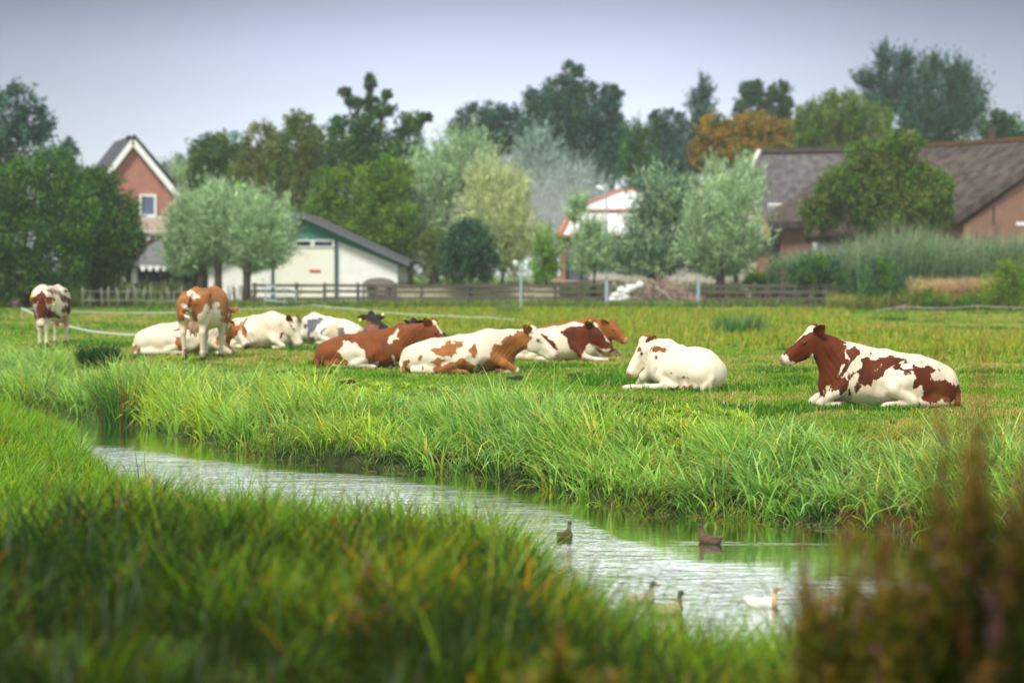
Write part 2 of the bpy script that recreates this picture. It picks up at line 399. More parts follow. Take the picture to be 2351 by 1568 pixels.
COWS = []   # (x, y, rx, ry) footprints, filled later, used to keep tall grass off the animals
def build_grass():
    # ---- short pasture turf
    n = 380000
    x, y = frus(n, 27, 118, .15)
    fe = far_edge(x); s = (y - fe) * np.where(x < -3, .55, .88)
    k = s > 2.2; x, y, s = x[k], y[k], s[k]
    z = ground_z(x, y)
    nz = vnoise(x, y, 2.2, 31, 3); nz2 = vnoise(x, y, .8, 41, 2); nz3 = vnoise(x * .35, y, 5, 51, 2)
    h = (.028 + .035 * rng.random(len(x))) * (1 + 1.3 * np.clip(nz - .5, 0, 1)) * (1 + y * .006)
    tuft = (vnoise(x, y, 1.6, 61, 3) > .66); h = np.where(tuft, h * 1.7, h)
    w = (.006 + .00022 * y) * (1 + rng.random(len(x)))
    straw = (nz2 * .6 + nz3 * .4 + rng.random(len(x)) * .22) > .61
    idx = np.where(straw, 3 + rng.integers(0, 2, len(x)), rng.integers(0, 3, len(x)))
    idx = np.where(tuft & (rng.random(len(x)) < .8), 5, idx)
    cols = [(.18, .36, .03), (.26, .42, .04), (.13, .32, .03), (.52, .42, .15), (.42, .42, .08), (.07, .22, .02)]
    col = pick(cols, idx)
    V, F, cc = blades(np.stack([x, y, z - .01], 1), h, w, rng.random(len(x)) * 6.28, rng.random(len(x)) * .5, rng.random(len(x)) * .9, col, 2)
    tag(link('pasture_grass', np_mesh('pasture_grass', V, F, cc), BLADE), 'short grazed green and straw-coloured grass of the pasture round the cows', 'grass', kind='stuff')

    # ---- yellow-green weedy strips
    n = 120000
    x, y = frus(n, 44, 112, -.1)
    vx = CX + x * FPX / y; vy = HY + H * FPX / y          # where they sit across the field
    a = vnoise(x * .5, y, 3.5, 71, 3)
    zoneA = (vy > 700) & (vy < 768) & (vx > 470) & (vx < 1950) & (a + .25 * rng.random(n) > .50)
    zoneB = (vy > 752 + 18 * np.sin(vx * .006)) & (vy < 832) & (vx > 1900) & (a + .3 * rng.random(n) > .40)
    zoneC = (vy > 735) & (vy < 800) & (vx > 1400) & (vx < 1950) & (a + .3 * rng.random(n) > .46)
    k = (zoneA | zoneB | zoneC)
    for (cx_, cy_, rx, ry) in COWS: k &= ((x - cx_) / (rx + .2)) ** 2 + ((y - cy_ + .9) / (ry + 1.2)) ** 2 > 1
    x, y, zb = x[k], y[k], zoneB[k]; z = ground_z(x, y)
    m = len(x)
    h = np.where(zb, .20, .24) * (.25 + 1.2 * rng.random(m) ** 1.6) * (.35 + 1.3 * vnoise(x, y, .9, 75, 3))
    idx = rng.integers(0, 5, m)
    cols = [(.34, .42, .04), (.24, .38, .04), (.46, .44, .07), (.16, .32, .03), (.40, .30, .05)]
    col = pick(cols, idx)
    V, F, cc = blades(np.stack([x, y, z], 1), h, .012 + .0002 * y + .01 * rng.random(m), rng.random(m) * 6.28, rng.random(m) * .7, rng.random(m) * .9, col, 2)
    tag(link('meadow_weeds', np_mesh('meadow_weeds', V, F, cc), BLADE), 'knee-high yellow-green weeds in bands across the back of the pasture', 'weeds', kind='stuff')

    # ---- sedge of the far bank (arching blades in tussocks)
    def sedge(name, label, nt, per, side, ylim, hh, cols, seed, dens=None, wmul=1.0, lean=0.0, seg=4, tipmix=(.62, .76, .28), keep=None, emin=.15, emax=5.5, hfall=True, xr=None, bm=None):
        r2 = np.random.default_rng(seed)
        # tussock centres along the bank
        tx = r2.uniform(*(xr or (-15, 10.5)), nt)
        s = emin + (emax - emin) * r2.random(nt) ** .9
        e = far_edge(tx) if side > 0 else near_edge(tx)
        sl = np.where(tx < -3, .55, .88)
        ty = e + side * s / sl
        k = (np.abs(tx) < .2118 * ty + 4.0) & (ty > ylim[0]) & (ty < ylim[1])
        if keep is not None: k &= keep(tx, ty, s)
        if side > 0 and hfall: k &= s < emax * (1 - .52 * sstep(2.6, 4.4, tx) * (name == 'bank_sedge'))
        tx, ty, s = tx[k], ty[k], s[k]; nt = len(tx)
        size = .65 + .7 * r2.random(nt)
        big = vnoise(tx, ty, 1.7, seed + 3, 2); size *= .30 + 1.35 * big
        if side < 0: size *= 1 - .28 * sstep(-4, -6.5, tx)
        if hfall: size *= 1 - .82 * sstep(emax * .32, emax * .82, s)
        tcol = np.where(vnoise(tx, ty, 1.3, seed + 9, 2) + r2.random(nt) * .3 > .65, 1, 0)
        i = np.repeat(np.arange(nt), per); m = len(i)
        a = r2.random(m) * 6.28; rr = .16 * np.sqrt(r2.random(m)) * size[i]
        x = tx[i] + np.cos(a) * rr; y = ty[i] + np.sin(a) * rr
        z = ground_z(x, y); z = np.maximum(z, WZ - .06)
        h = hh * size[i] * (.55 + .6 * r2.random(m))
        az = a + r2.normal(0, .8, m); az = np.where(r2.random(m) < .35, r2.normal(lean, .7, m), az)
        idx = np.where(r2.random(m) < .7, tcol[i] * 2, 1) + (r2.random(m) < .3) * 1
        idx = np.clip(idx, 0, 3); idx = np.where(r2.random(m) < .055, 4, idx)
        c = np.array(cols)[idx] * (1 + (r2.random((m, 1)) - .5) * .6)
        tipc = c * .55 + np.array(tipmix) * .45
        zone = vnoise(tx, ty, 2.4, seed + 31, 2)[i][:, None]         # one stand bluish and pale, the next yellow-green
        tint = np.where(zone > .58, np.array((1.25, 1.12, .75)), np.where(zone < .42, np.array((1.0, 1.04, 1.16)), np.ones(3))); c = c * tint; tipc = tipc * tint
        V, F, cc = blades(np.stack([x, y, z - .02], 1), h, (.009 + .006 * r2.random(m)) * wmul, az, .05 + .35 * r2.random(m), (.5 + 2.1 * r2.random(m) ** 1.1), c, seg, tip=tipc,
                          twist=az + np.pi / 2 + r2.normal(0, .5, m))
        return tag(link(name, np_mesh(name, V, F, cc), bm or BLADE), label, 'grass', kind='stuff')
    farc = [(.19, .42, .03), (.36, .62, .08), (.07, .22, .02), (.33, .58, .14), (.68, .48, .08)]
    sedge('bank_sedge', 'dense bright green arching sedge on the far bank of the ditch', 3100, 28, 1, (17, 62), .70, farc, 100, lean=2.8, wmul=2.2, emax=4.5)
    # low mixed herbs along the waterline
    sedge('waterside_herbs', 'low dark green herbs and brown stalks along the far waterline', 2600, 16, 1, (20, 60), .30, [(.06, .17, .02), (.09, .22, .03), (.05, .13, .02), (.12, .16, .03), (.24, .12, .03)], 200, emin=-.05, emax=1.5, hfall=False, wmul=1.3)
    sedge('bank_top_herbs', 'rusty orange and yellow dock and weeds along the top of the far bank', 3800, 14, 1, (24, 60), .15, [(.16, .24, .03), (.26, .28, .05), (.12, .2, .03), (.30, .24, .05), (.38, .15, .03)], 250, emin=3.0, emax=8.5, hfall=True, wmul=.8)
    # ---- near bank: yellow-green, then taller, and coloured darker towards the camera like a vignette
    nearc = [(.13, .34, .012), (.24, .46, .02), (.07, .22, .010), (.18, .40, .04), (.50, .28, .02)]
    sedge('near_bank_grass', 'tall soft green grass on the near bank of the ditch', 3000, 26, -1, (9.5, 60), .54, nearc, 300, emin=.1, emax=5.5, hfall=False, wmul=1.1, lean=.4, xr=(-14, 7), tipmix=(.30, .46, .08))
    def vignette_zone(tx, ty, s): return (ty < 8.6 + 1.8 * sstep(1.0, -.6, tx) + 4.6 * sstep(-.7, -2.6, tx) + 5 * (vnoise(tx, ty, 1.2, 9) - .5)) & (vnoise(tx, ty, .35, 19) > .30)  # lighter undergrowth is cleared here so the vignette-dark sedge shows
    sedge('near_bank_undergrowth', 'thick olive green grass with rusty stalks below the near bank', 3600, 26, -1, (7.6, 40), .50, [(.065, .19, .006), (.17, .32, .010), (.045, .14, .005), (.26, .25, .012), (.50, .20, .015)], 320, emin=2.5, emax=18, hfall=False, wmul=1.1, lean=.4, xr=(-10, 7), keep=lambda a, b_, c_: ~vignette_zone(a, b_, c_), tipmix=(.20, .28, .03))
    sedge('foreground_sedge', 'rank grass right in front of the viewer, its blades darkened to imitate a vignette', 5200, 26, -1, (5.6, 18), .52, [(.010, .034, .004), (.020, .060, .005), (.006, .020, .003), (.030, .050, .005), (.07, .040, .006)], 400, emin=2.5, emax=26, hfall=False, wmul=1.0, lean=1.8, tipmix=(.035, .08, .006), xr=(-5.5, 6))  # blade colours darkened to stand in for a lens vignette
# ------------------------------------------------------------------ organic bodies: smooth union of volumes -> one continuous surface
def sd_cone(P, a, b, ra, rb, sy=1.0):
    a = np.array(a, float); b = np.array(b, float); ab = b - a
    t = np.clip(((P - a) @ ab) / max(ab @ ab, 1e-9), 0, 1)
    q = P - (a + t[:, None] * ab)
    return np.sqrt((q ** 2).sum(1)) - (ra + t * (rb - ra))
def sd_ell(P, c, r, M=None):
    q = P - np.array(c, float)
    if M is not None: q = q @ M          # columns of M are the axes
    r = np.array(r, float)
    k0 = np.sqrt(((q / r) ** 2).sum(1)); k1 = np.sqrt(((q / r ** 2) ** 2).sum(1))
    return k0 * (k0 - 1) / np.maximum(k1, 1e-6)
def smin(a, b, k):
    h = np.clip(.5 + .5 * (b - a) / k, 0, 1)
    return b * (1 - h) + a * h - k * h * (1 - h)

def surface_nets(prims, h):
    lo = np.full(3, 1e9); hi = -lo
    for p in prims:
        if p[0] == 'c':
            _, a, b, ra, rb, k = p
            for q, r in ((a, ra), (b, rb)): lo = np.minimum(lo, np.array(q) - r - .04); hi = np.maximum(hi, np.array(q) + r + .04)
        elif p[0] == 'e':
            _, c, r, M, k = p; e = np.array(r) if M is None else np.full(3, max(r))
            lo = np.minimum(lo, np.array(c) - e - .04); hi = np.maximum(hi, np.array(c) + e + .04)
    n = np.ceil((hi - lo) / h).astype(int) + 2
    ax = [lo[i] + h * np.arange(n[i]) for i in range(3)]
    G = np.stack(np.meshgrid(*ax, indexing='ij'), -1).reshape(-1, 3)
    D = None
    for p in prims:
        # evaluate only near the primitive
        if p[0] == 'c':
            _, a, b, ra, rb, k = p; l = np.minimum(np.array(a) - ra, np.array(b) - rb); u = np.maximum(np.array(a) + ra, np.array(b) + rb); f = lambda Q: sd_cone(Q, a, b, ra, rb)
        else:
            kind, c, r, M, k = p; e = np.array(r) if M is None else np.full(3, max(r)); l = np.array(c) - e; u = np.array(c) + e; f = lambda Q: sd_ell(Q, c, r, M)
        if D is None: D = np.full(len(G), 1.0)
        mk = np.all((G > l - k - .05) & (G < u + k + .05), 1)
        if p[0] == 'x':                                    # carve
            D[mk] = -smin(-D[mk], f(G[mk]), k)
        else:
            D[mk] = smin(D[mk], f(G[mk]), k)
    F = D.reshape(n)
    S = F < 0
    c8 = [(0, 0, 0), (1, 0, 0), (0, 1, 0), (1, 1, 0), (0, 0, 1), (1, 0, 1), (0, 1, 1), (1, 1, 1)]
    sl = lambda o, A: A[o[0]:n[0] - 1 + o[0], o[1]:n[1] - 1 + o[1], o[2]:n[2] - 1 + o[2]]
    cnt = sum(sl(o, S).astype(int) for o in c8); act = (cnt > 0) & (cnt < 8)
    ids = np.full(act.shape, -1); idx = np.argwhere(act); ids[act] = np.arange(len(idx))
    acc = np.zeros((len(idx), 3)); num = np.zeros(len(idx))
    edges = [(i, j) for i in range(8) for j in range(i + 1, 8) if sum(abs(c8[i][q] - c8[j][q]) for q in range(3)) == 1]
    vals = [F[idx[:, 0] + o[0], idx[:, 1] + o[1], idx[:, 2] + o[2]] for o in c8]
    for i, j in edges:
        a, b = vals[i], vals[j]; m = (a < 0) != (b < 0)
        t = a[m] / (a[m] - b[m])
        acc[m] += np.array(c8[i]) + t[:, None] * (np.array(c8[j]) - np.array(c8[i])); num[m] += 1
    V = lo + (idx + acc / num[:, None]) * h
    Q = []
    for axn in range(3):
        u, v = [(1, 2), (2, 0), (0, 1)][axn]
        A = [slice(1, -1)] * 3; A[axn] = slice(0, n[axn] - 1)
        B = [slice(1, -1)] * 3; B[axn] = slice(1, n[axn])
        s0 = S[tuple(A)]; s1 = S[tuple(B)]; e = np.argwhere(s0 != s1)
        flip = s0[s0 != s1]
        off = np.ones(3, int); off[axn] = 0; e = e + off
        def cell(du, dv):
            q = e.copy(); q[:, u] -= du; q[:, v] -= dv
            return ids[q[:, 0], q[:, 1], q[:, 2]]
        q = np.stack([cell(1, 1), cell(0, 1), cell(0, 0), cell(1, 0)], 1)
        q[~flip] = q[~flip][:, ::-1]
        Q.append(q)
    Fc = np.concatenate(Q); Fc = Fc[(Fc >= 0).all(1)]
    # light smoothing
    E = np.concatenate([Fc[:, [0, 1]], Fc[:, [1, 2]], Fc[:, [2, 3]], Fc[:, [3, 0]]])
    for lam in (.5, -.4):
        s = np.zeros_like(V); cN = np.zeros(len(V))
        np.add.at(s, E[:, 0], V[E[:, 1]]); np.add.at(cN, E[:, 0], 1); np.add.at(s, E[:, 1], V[E[:, 0]]); np.add.at(cN, E[:, 1], 1)
        V = V + lam * (s / cN[:, None] - V)
    return V, Fc

def ear_mesh(L=.19, W=.055, nseg=8, nr=10):
    """cupped leaf-shaped ear along +X, opening towards -Y"""
    V = []; F = []
    for i in range(nseg + 1):
        u = i / nseg; ww = W * (math.sin(math.pi * min(1, u * .86 + .14)) ** .7) * (1 if u < .98 else .3) + .004
        if u < .15: ww = .028 + (ww - .028) * u / .15
        for k in range(nr):
            a = 2 * math.pi * k / nr
            zz = math.cos(a) * ww; th = .012 if u < .8 else .007
            yy = math.sin(a) * th + (zz / max(W, .01)) ** 2 * .035 + u * u * .02
            V.append((u * L, yy, zz))
    for i in range(nseg):
        for k in range(nr):
            a = i * nr + k; b = i * nr + (k + 1) % nr
            F.append((a, b, b + nr, a + nr))
    # close the ends with quads fanned across
    for base in (0, nseg * nr):
        for k in range(nr // 2 - 1):
            F.append((base + k, base + k + 1, base + nr - 2 - k, base + nr - 1 - k))
    return np.array(V), np.array(F)

def inpoly(P, poly):
    """signed distance (positive inside) to a polygon, P (n,2)"""
    poly = np.array(poly, float); n = len(poly); d = np.full(len(P), 1e9); ins = np.zeros(len(P), bool)
    for i in range(n):
        a = poly[i]; b = poly[(i + 1) % n]; e = b - a; q = P - a
        t = np.clip((q @ e) / max(e @ e, 1e-9), 0, 1); d = np.minimum(d, np.hypot(*(q - t[:, None] * e).T))
        c = ((a[1] > P[:, 1]) != (b[1] > P[:, 1])) & (P[:, 0] < (b[0] - a[0]) * (P[:, 1] - a[1]) / (b[1] - a[1] + 1e-12) + a[0])
        ins ^= c
    return np.where(ins, d, -d)

COATS = {}
def coat_mat(name, dark, light=(.72, .63, .49), soft=.018, dirt=(.55, .42, .28)):
    """hide: two coat colours divided by the float attribute 'patch' (metres from the edge), ragged with noise; 'Tint' overrides (skin, hoof, muzzle)"""
    if name in COATS: return COATS[name]
    m = bpy.data.materials.new(name); m.use_nodes = True; t = m.node_tree; b = t.nodes['Principled BSDF']
    L = t.links.new
    tc = t.nodes.new('ShaderNodeTexCoord')
    def noise(sc, de=4, st=None):
        n = t.nodes.new('ShaderNodeTexNoise'); n.inputs['Scale'].default_value = sc; n.inputs['Detail'].default_value = de
        if st:
            mp = t.nodes.new('ShaderNodeMapping'); mp.inputs['Scale'].default_value = st
            L(tc.outputs['Object'], mp.inputs[0]); L(mp.outputs[0], n.inputs['Vector'])
        else: L(tc.outputs['Object'], n.inputs['Vector'])
        return n.outputs[0]
    def math_(op, a, c):
        x = t.nodes.new('ShaderNodeMath'); x.operation = op
        for i, q in enumerate((a, c)):
            if isinstance(q, (int, float)): x.inputs[i].default_value = q
            else: L(q, x.inputs[i])
        return x.outputs[0]
    def mixc(fac, a, c):
        x = t.nodes.new('ShaderNodeMix'); x.data_type = 'RGBA'; L(fac, x.inputs[0])
        for i, q in ((6, a), (7, c)):
            if isinstance(q, tuple): x.inputs[i].default_value = (*q, 1)
            else: L(q, x.inputs[i])
        return x.outputs[2]
    def rr(v, a, c, lo=0, hi=1):
        r = t.nodes.new('ShaderNodeMapRange'); r.inputs['From Min'].default_value = a; r.inputs['From Max'].default_value = c
        r.inputs['To Min'].default_value = lo; r.inputs['To Max'].default_value = hi; L(v, r.inputs['Value']); return r.outputs[0]
    at = t.nodes.new('ShaderNodeAttribute'); at.attribute_name = 'patch'
    n1 = math_('SUBTRACT', noise(11, 5, (1, 1, .55)), .5)
    pv = math_('ADD', at.outputs['Fac'], math_('MULTIPLY', n1, .16))
    pv = math_('ADD', pv, math_('MULTIPLY', math_('SUBTRACT', noise(46, 3, (1, 1, .4)), .5), .035))
    fac = rr(pv, -.007, .007)
    dk = mixc(rr(noise(3, 3), .35, .65), tuple(c * .72 for c in dark), tuple(min(1, c * 1.18) for c in dark))
    lt = mixc(rr(noise(5, 5), .54, .85), light, dirt)
    c = mixc(fac, lt, dk)
    sz = t.nodes.new('ShaderNodeSeparateXYZ'); L(tc.outputs['Object'], sz.inputs[0])      # mud and grass stains low on the body
    mud = math_('MULTIPLY', rr(sz.outputs['Z'], .24, .03), rr(noise(7, 5), .48, .66)); c = mixc(math_('MULTIPLY', mud, .55), c, (.20, .13, .065))
    ti = t.nodes.new('ShaderNodeAttribute'); ti.attribute_name = 'Tint'
    ta = t.nodes.new('ShaderNodeAttribute'); ta.attribute_name = 'tint_amount'
    c = mixc(ta.outputs['Fac'], c, ti.outputs['Color'])
    L(c, b.inputs['Base Color']); b.inputs['Roughness'].default_value = .62; b.inputs['Specular IOR Level'].default_value = .13
    b.inputs['Sheen Weight'].default_value = .02
    bp = t.nodes.new('ShaderNodeBump'); bp.inputs['Strength'].default_value = .35; bp.inputs['Distance'].default_value = .012
    L(math_('ADD', noise(38, 3, (1, 1, .5)), math_('MULTIPLY', noise(9, 3), 1.2)), bp.inputs['Height']); L(bp.outputs[0], b.inputs['Normal'])
    COATS[name] = m; return m

EYE = mat('eye_dark', (.012, .009, .008), .12, .6)
TAG = mat('ear_tag_yellow', (.85, .72, .02), .45, .4)

PINK = (.62, .34, .25); DARKSKIN = (.07, .05, .045); HOOF = (.10, .075, .055)

def rotm(f, up=(0, 0, 1), roll=0):
    """axes matrix: columns = forward, left, up"""
    f = np.array(f, float); f /= np.linalg.norm(f); u = np.array(up, float)
    l = np.cross(u, f); l /= np.linalg.norm(l); u = np.cross(f, l)
    if roll:
        c, s = math.cos(roll), math.sin(roll); l, u = l * c + u * s, u * c - l * s
    return np.stack([f, l, u], 1)

def make_cow(label, group, X, Y, heading, s, pose, head, hdir, patches, coat, base=1.0, side=1, hl=1.0, roll=0, voxel=.021,
             muzzle=None, ears=(1, -1), ear_patch=.2, lean=0, tags=(1, -1), extra=None, dz=0, zs=1.0, legs=True, tints=None, tail='down', neck_r=1.0,
             ws=1.0, ear_dir=(-.72, .72, .30), ear_back=(-.62, -.55, .12),  front=None, eyetint=True, xs=1.0):
    """heading: world angle (deg) the body points to. head = skull base in the camera-facing frame, metres from the cow's ground
    point (right, away, up); hdir = direction of the muzzle in the same frame. patches = [(value, polygon in (right, up) metres)]."""
    a = R(heading); Rz = np.array([[math.cos(a), -math.sin(a), 0], [math.sin(a), math.cos(a), 0], [0, 0, 1]])
    toL = lambda p: Rz.T @ np.array(p, float)
    Z = ground_z(X, Y) + dz + .012
    S = side
    E = []
    sc = np.array([s * xs, s * ws, s * zs])
    def e(c, r, k, M=None): E.append(('e', tuple(np.array(c) * sc), tuple(np.array(r) * (sc if M is None else s)), M, k * s))
    def x(c, r, k, M=None): E.append(('x', tuple(np.array(c) * sc), tuple(np.array(r) * sc), M, k * s))
    def c(p, q, ra, rb, k): E.append(('c', tuple(np.array(p) * sc), tuple(np.array(q) * sc), ra * s, rb * s, k * s))
    T = []     # tints: (centre, radius, colour, strength)
    if pose == 'lying':
        e((.02, 0, .385), (.74, .40, .375), .10)
        e((.05, -.05 * S, .30), (.66, .46, .29), .12)
        e((.50, 0, .47), (.42, .30, .40), .14)
        e((-.46, .0, .37), (.48, .35, .32), .14)
        e((-.76, 0, .27), (.23, .28, .25), .12)
        c((.55, 0, .84), (.05, 0, .765), .045, .05, .10); c((.05, 0, .765), (-.42, 0, .665), .05, .05, .08)
        c((-.42, 0, .655), (-.86, 0, .47), .06, .05, .10)
        for q in (1, -1):
            c((-.30, .15 * q, .665), (-.38, .22 * q, .645), .055, .072, .04)      # hooks
            c((-.84, .11 * q, .425), (-.87, .12 * q, .40), .055, .055, .05)      # pins
            e((.50, .215 * q, .50), (.20, .125, .32), .05)                        # shoulder blades
        E_neck0 = (.56, 0, .60)
        # brisket
        e((.80, 0, .30), (.22, .17, .24), .12)
        # hind leg on the show side: thigh, shank, cannon
        e((-.27, .29 * S, .33), (.33, .16, .29), .05)
        c((-.22, .34 * S, .38), (.00, .40 * S, .29), .15, .105, .035)
        c((.0, .41 * S, .26), (-.28, .43 * S, .10), .10, .065, .035)
        c((-.30, .41 * S, .07), (.15, .45 * S, .045), .058, .042, .03)
        c((.15, .45 * S, .045), (.33, .46 * S, .045), .05, .04, .03)
        c((.33, .46 * S, .045), (.42, .46 * S, .035), .05, .042, .02); T.append(((.42, .46 * S, .03), .075, HOOF, 1))
        # hock of the other side peeping out behind, low flank
        c((-.40, .34 * S, .08), (-.78, .26 * S, .08), .075, .06, .05)
        e((-.30, -.26 * S, .26), (.38, .18, .24), .09)
        x((.26, .46 * S, .22), (.16, .085, .24), .035)                            # hollow of the flank before the thigh
        # front legs folded
        for q, yy, kx in ((S, .24, 0), (-S, .20, .05)):
            if front == 'out' and q == S:
                c((.66, .22 * q, .34), (.86, .26 * q, .14), .11, .07, .06)
                c((.86, .26 * q, .12), (1.12, .25 * q, .055), .065, .045, .04)
                c((1.12, .25 * q, .055), (1.36, .22 * q, .045), .045, .036, .03)
                c((1.36, .22 * q, .045), (1.46, .21 * q, .035), .046, .04, .02); T.append(((1.46, .21 * q, .03), .075, HOOF, 1))
                continue
            c((.60, .20 * q, .36), (.80 + kx, (yy + .02) * q, .22), .12, .085, .06)
            c((.80 + kx, (yy + .02) * q, .22), (1.02 + kx, yy * q, .065), .085, .058, .04)
            c((1.02 + kx, yy * q, .06), (.78 + kx, (yy + .01) * q, .045), .055, .038, .02)
            c((.78 + kx, (yy + .01) * q, .045), (.68 + kx, (yy - .01) * q, .05), .045, .048, .02)
            T.append(((.67 + kx, (yy - .01) * q, .04), .085, HOOF, 1))
        c((-.90, .02 * S, .44), (-.99, .08 * S, .22), .035, .03, .05); c((-.99, .08 * S, .22), (-.95, .20 * S, .05), .028, .05, .03)
        for q in (1, -1): x((-.12, .40 * q, .63), (.17, .10, .09), .06)       # hollow before the hip
        # udder
        e((-.52, .22 * S, .13), (.16, .14, .12), .05)
    else:
        e((0, 0, .98), (.74, .36, .37), .12); e((-.05, 0, .88), (.60, .37, .30), .12)
        e((.52, 0, 1.0), (.36, .25, .40), .14); e((-.56, 0, 1.08), (.38, .28, .30), .14)
        c((.6, 0, 1.36), (-.5, 0, 1.36), .04, .045, .10); c((-.5, 0, 1.36), (-.92, 0, 1.28), .05, .05, .10)
        for q in (1, -1):
            c((-.44, .20 * q, 1.305), (-.50, .255 * q, 1.285), .06, .06, .05)
            c((-.88, .12 * q, 1.18), (-.90, .12 * q, 1.14), .055, .05, .06)
            e((-.68, .19 * q, .98), (.24, .135, .32), .08)
            c((-.62, .20 * q, .88), (-.74, .19 * q, .56), .135, .065, .06)
            c((-.76, .19 * q, .52), (-.70, .18 * q, .16), .058, .040, .05)
            c((-.70, .18 * q, .14), (-.68, .18 * q, .10), .052, .050, .03)
            c((-.67, .18 * q, .08), (-.64, .18 * q, .035), .048, .060, .02); T.append(((-.64, .18 * q, .02), .09, HOOF, 1))
            ln = .10 if (pose == 'walk' and q == 1) else (-.06 if pose == 'walk' else 0)
            e((.55, .19 * q, .98), (.19, .11, .30), .08)
            c((.55, .18 * q, .80), (.57 + ln, .165 * q, .46), .105, .058, .06)
            c((.57 + ln, .165 * q, .44), (.57 + ln, .165 * q, .40), .062, .058, .03)
            c((.57 + ln, .165 * q, .40), (.55 + ln * 1.2, .16 * q, .12), .045, .038, .03)
            c((.55 + ln * 1.2, .16 * q, .10), (.59 + ln * 1.3, .16 * q, .035), .046, .058, .02); T.append(((.58 + ln * 1.3, .16 * q, .02), .09, HOOF, 1))
        e((.72, 0, .92), (.16, .14, .24), .10)
        E_neck0 = (.62, 0, 1.12)
        e((-.52, 0, .69), (.20, .125, .17), .05); e((-.66, 0, .66), (.11, .105, .15), .05)
        T.append(((-.62, 0, .58), .24, PINK, .9))
        for q in (1, -1):
            for xx in (-.46, -.70): c((xx, .055 * q, .56), (xx, .06 * q, .45), .024, .014, .02)
        if tail == 'curl':
            c((-.95, 0, 1.26), (-1.03, .03, 1.05), .045, .034, .04); c((-1.03, .03, 1.05), (-1.06, .12, .97), .032, .030, .02)
            c((-1.06, .12, .97), (-1.08, .12, .90), .03, .032, .02); c((-1.08, .12, .90), (-1.08, -.03, .84), .034, .03, .02)
            c((-1.08, -.03, .84), (-1.07, -.06, .78), .028, .016, .02)
        else:
            c((-.93, 0, 1.28), (-1.0, 0, .95), .04, .025, .05); c((-1.0, 0, .95), (-.98, 0, .62), .024, .02, .03); c((-.98, 0, .62), (-.97, 0, .45), .035, .03, .03)
    # ---- neck and head
    hp = toL(head); f = toL(hdir); M = rotm(f, (0, 0, 1) if abs(f[2] / np.linalg.norm(f)) < .95 else tuple(toL((0, -1, 0))), roll)
    hs = s * hl * 1.10; hp = hp + M[:, 2] * .045 * s
    H_ = lambda px_, py_, pz_: tuple(hp + M @ (np.array([px_, py_, pz_]) * hs))
    n0 = np.array(E_neck0) * sc; nr = s * neck_r
    top = np.array(H_(.0, 0, -.07)); low = np.array(H_(.05, 0, -.13))
    mid = (n0 * .5 + top * .5) + np.array([0, 0, .02])
    E.append(('c', tuple(n0 + np.array([.03, 0, .05]) * s), tuple(mid), .24 * nr, .165 * nr, .13 * s))
    E.append(('c', tuple(mid), tuple(top), .165 * nr, .105 * nr, .07 * s))
    n1 = np.array([.78, 0, .40 if pose == 'lying' else 1.0]) * sc
    E.append(('c', tuple(n1), tuple(low * .8 + n1 * .2), .17 * nr, .10 * nr, .09 * s))
    hc = lambda p, q, ra, rb, k: E.append(('c', H_(*p), H_(*q), ra * hs, rb * hs, k * hs))
    he = lambda p, r, k: E.append(('e', H_(*p), tuple(np.array(r) * hs), M, k * hs))
    he((.07, 0, -.085), (.125, .095, .115), .05)
    hc((.08, 0, -.08), (.41, 0, -.10), .095, .066, .05)
    hc((.06, 0, -.015), (.36, 0, -.055), .045, .035, .04)
    he((.455, 0, -.11), (.075, .076, .068), .035)
    he((.435, 0, -.168), (.068, .052, .036), .02)
    hc((.07, 0, -.205), (.40, 0, -.172), .066, .040, .05)
    for q in (1, -1):
        he((.12, .048 * q, -.155), (.125, .048, .115), .04)
        hc((.13, .078 * q, -.030), (.20, .080 * q, -.045), .026, .022, .03)
        E.append(('x', H_(.512, .032 * q, -.092), tuple(np.array((.02, .014, .014)) * hs), M, .01 * hs))
    hc((-.012, 0, .025), (.015, 0, .035), .052, .042, .035)
    if extra: extra(e, c, T, E)
    # keep the underside on the ground
    V, F = surface_nets(E, voxel)
    V[:, 2] = np.where(V[:, 2] < -.03, -.03 + (V[:, 2] + .03) * .1, V[:, 2])
    nb = len(V); V = V * 1.0
    u = V / sc; body = sstep(-.22, -.05, u[:, 0]) * (1 - sstep(.35, .55, u[:, 0])) * (1 - np.abs(np.clip((u[:, 2] - (.40 if pose == 'lying' else 1.0)) / .27, -1, 1)) ** 2)
    V[:, 1] += np.sign(V[:, 1]) * .0055 * s * body * np.sin((u[:, 0] + .25 * u[:, 2]) * 2 * np.pi / .115)      # ribs
    nk = sstep(.50, .62, u[:, 0]) * (1 - sstep(.88, 1.0, u[:, 0])) * sstep(.2, .35, u[:, 2] if pose == 'lying' else u[:, 2] - .6)
    V[:, 1] += np.sign(V[:, 1]) * .004 * s * nk * np.sin((u[:, 0] * .8 - .5 * u[:, 2]) * 2 * np.pi / .075)      # skin folds of the neck
    W = V @ Rz.T                       # camera-facing frame (right, away, up)
    patch = np.full(nb, -.2 if base == 0 else .2)
    for val, poly in patches:
        d = inpoly(W[:, [0, 2]], poly)
        if val > 0: patch = np.maximum(patch, d)
        else: patch = np.minimum(patch, -d)
    tint = np.zeros((nb, 3)); amt = np.zeros(nb)
    def addt(cn, r, col, st, shape=None):
        nonlocal tint, amt
        d = np.linalg.norm((V - np.array(cn)), axis=1)
        k = np.clip(1 - (d - r * .8) / (r * .35), 0, 1) * st
        m = k > amt; tint[m] = col; amt = np.maximum(amt, k)
    for cn, r, col, st in T: addt(np.array(cn) * sc, r * s, col, st)
    mz = muzzle or PINK
    addt(H_(.505, 0, -.10), .072 * hs, mz, .95)
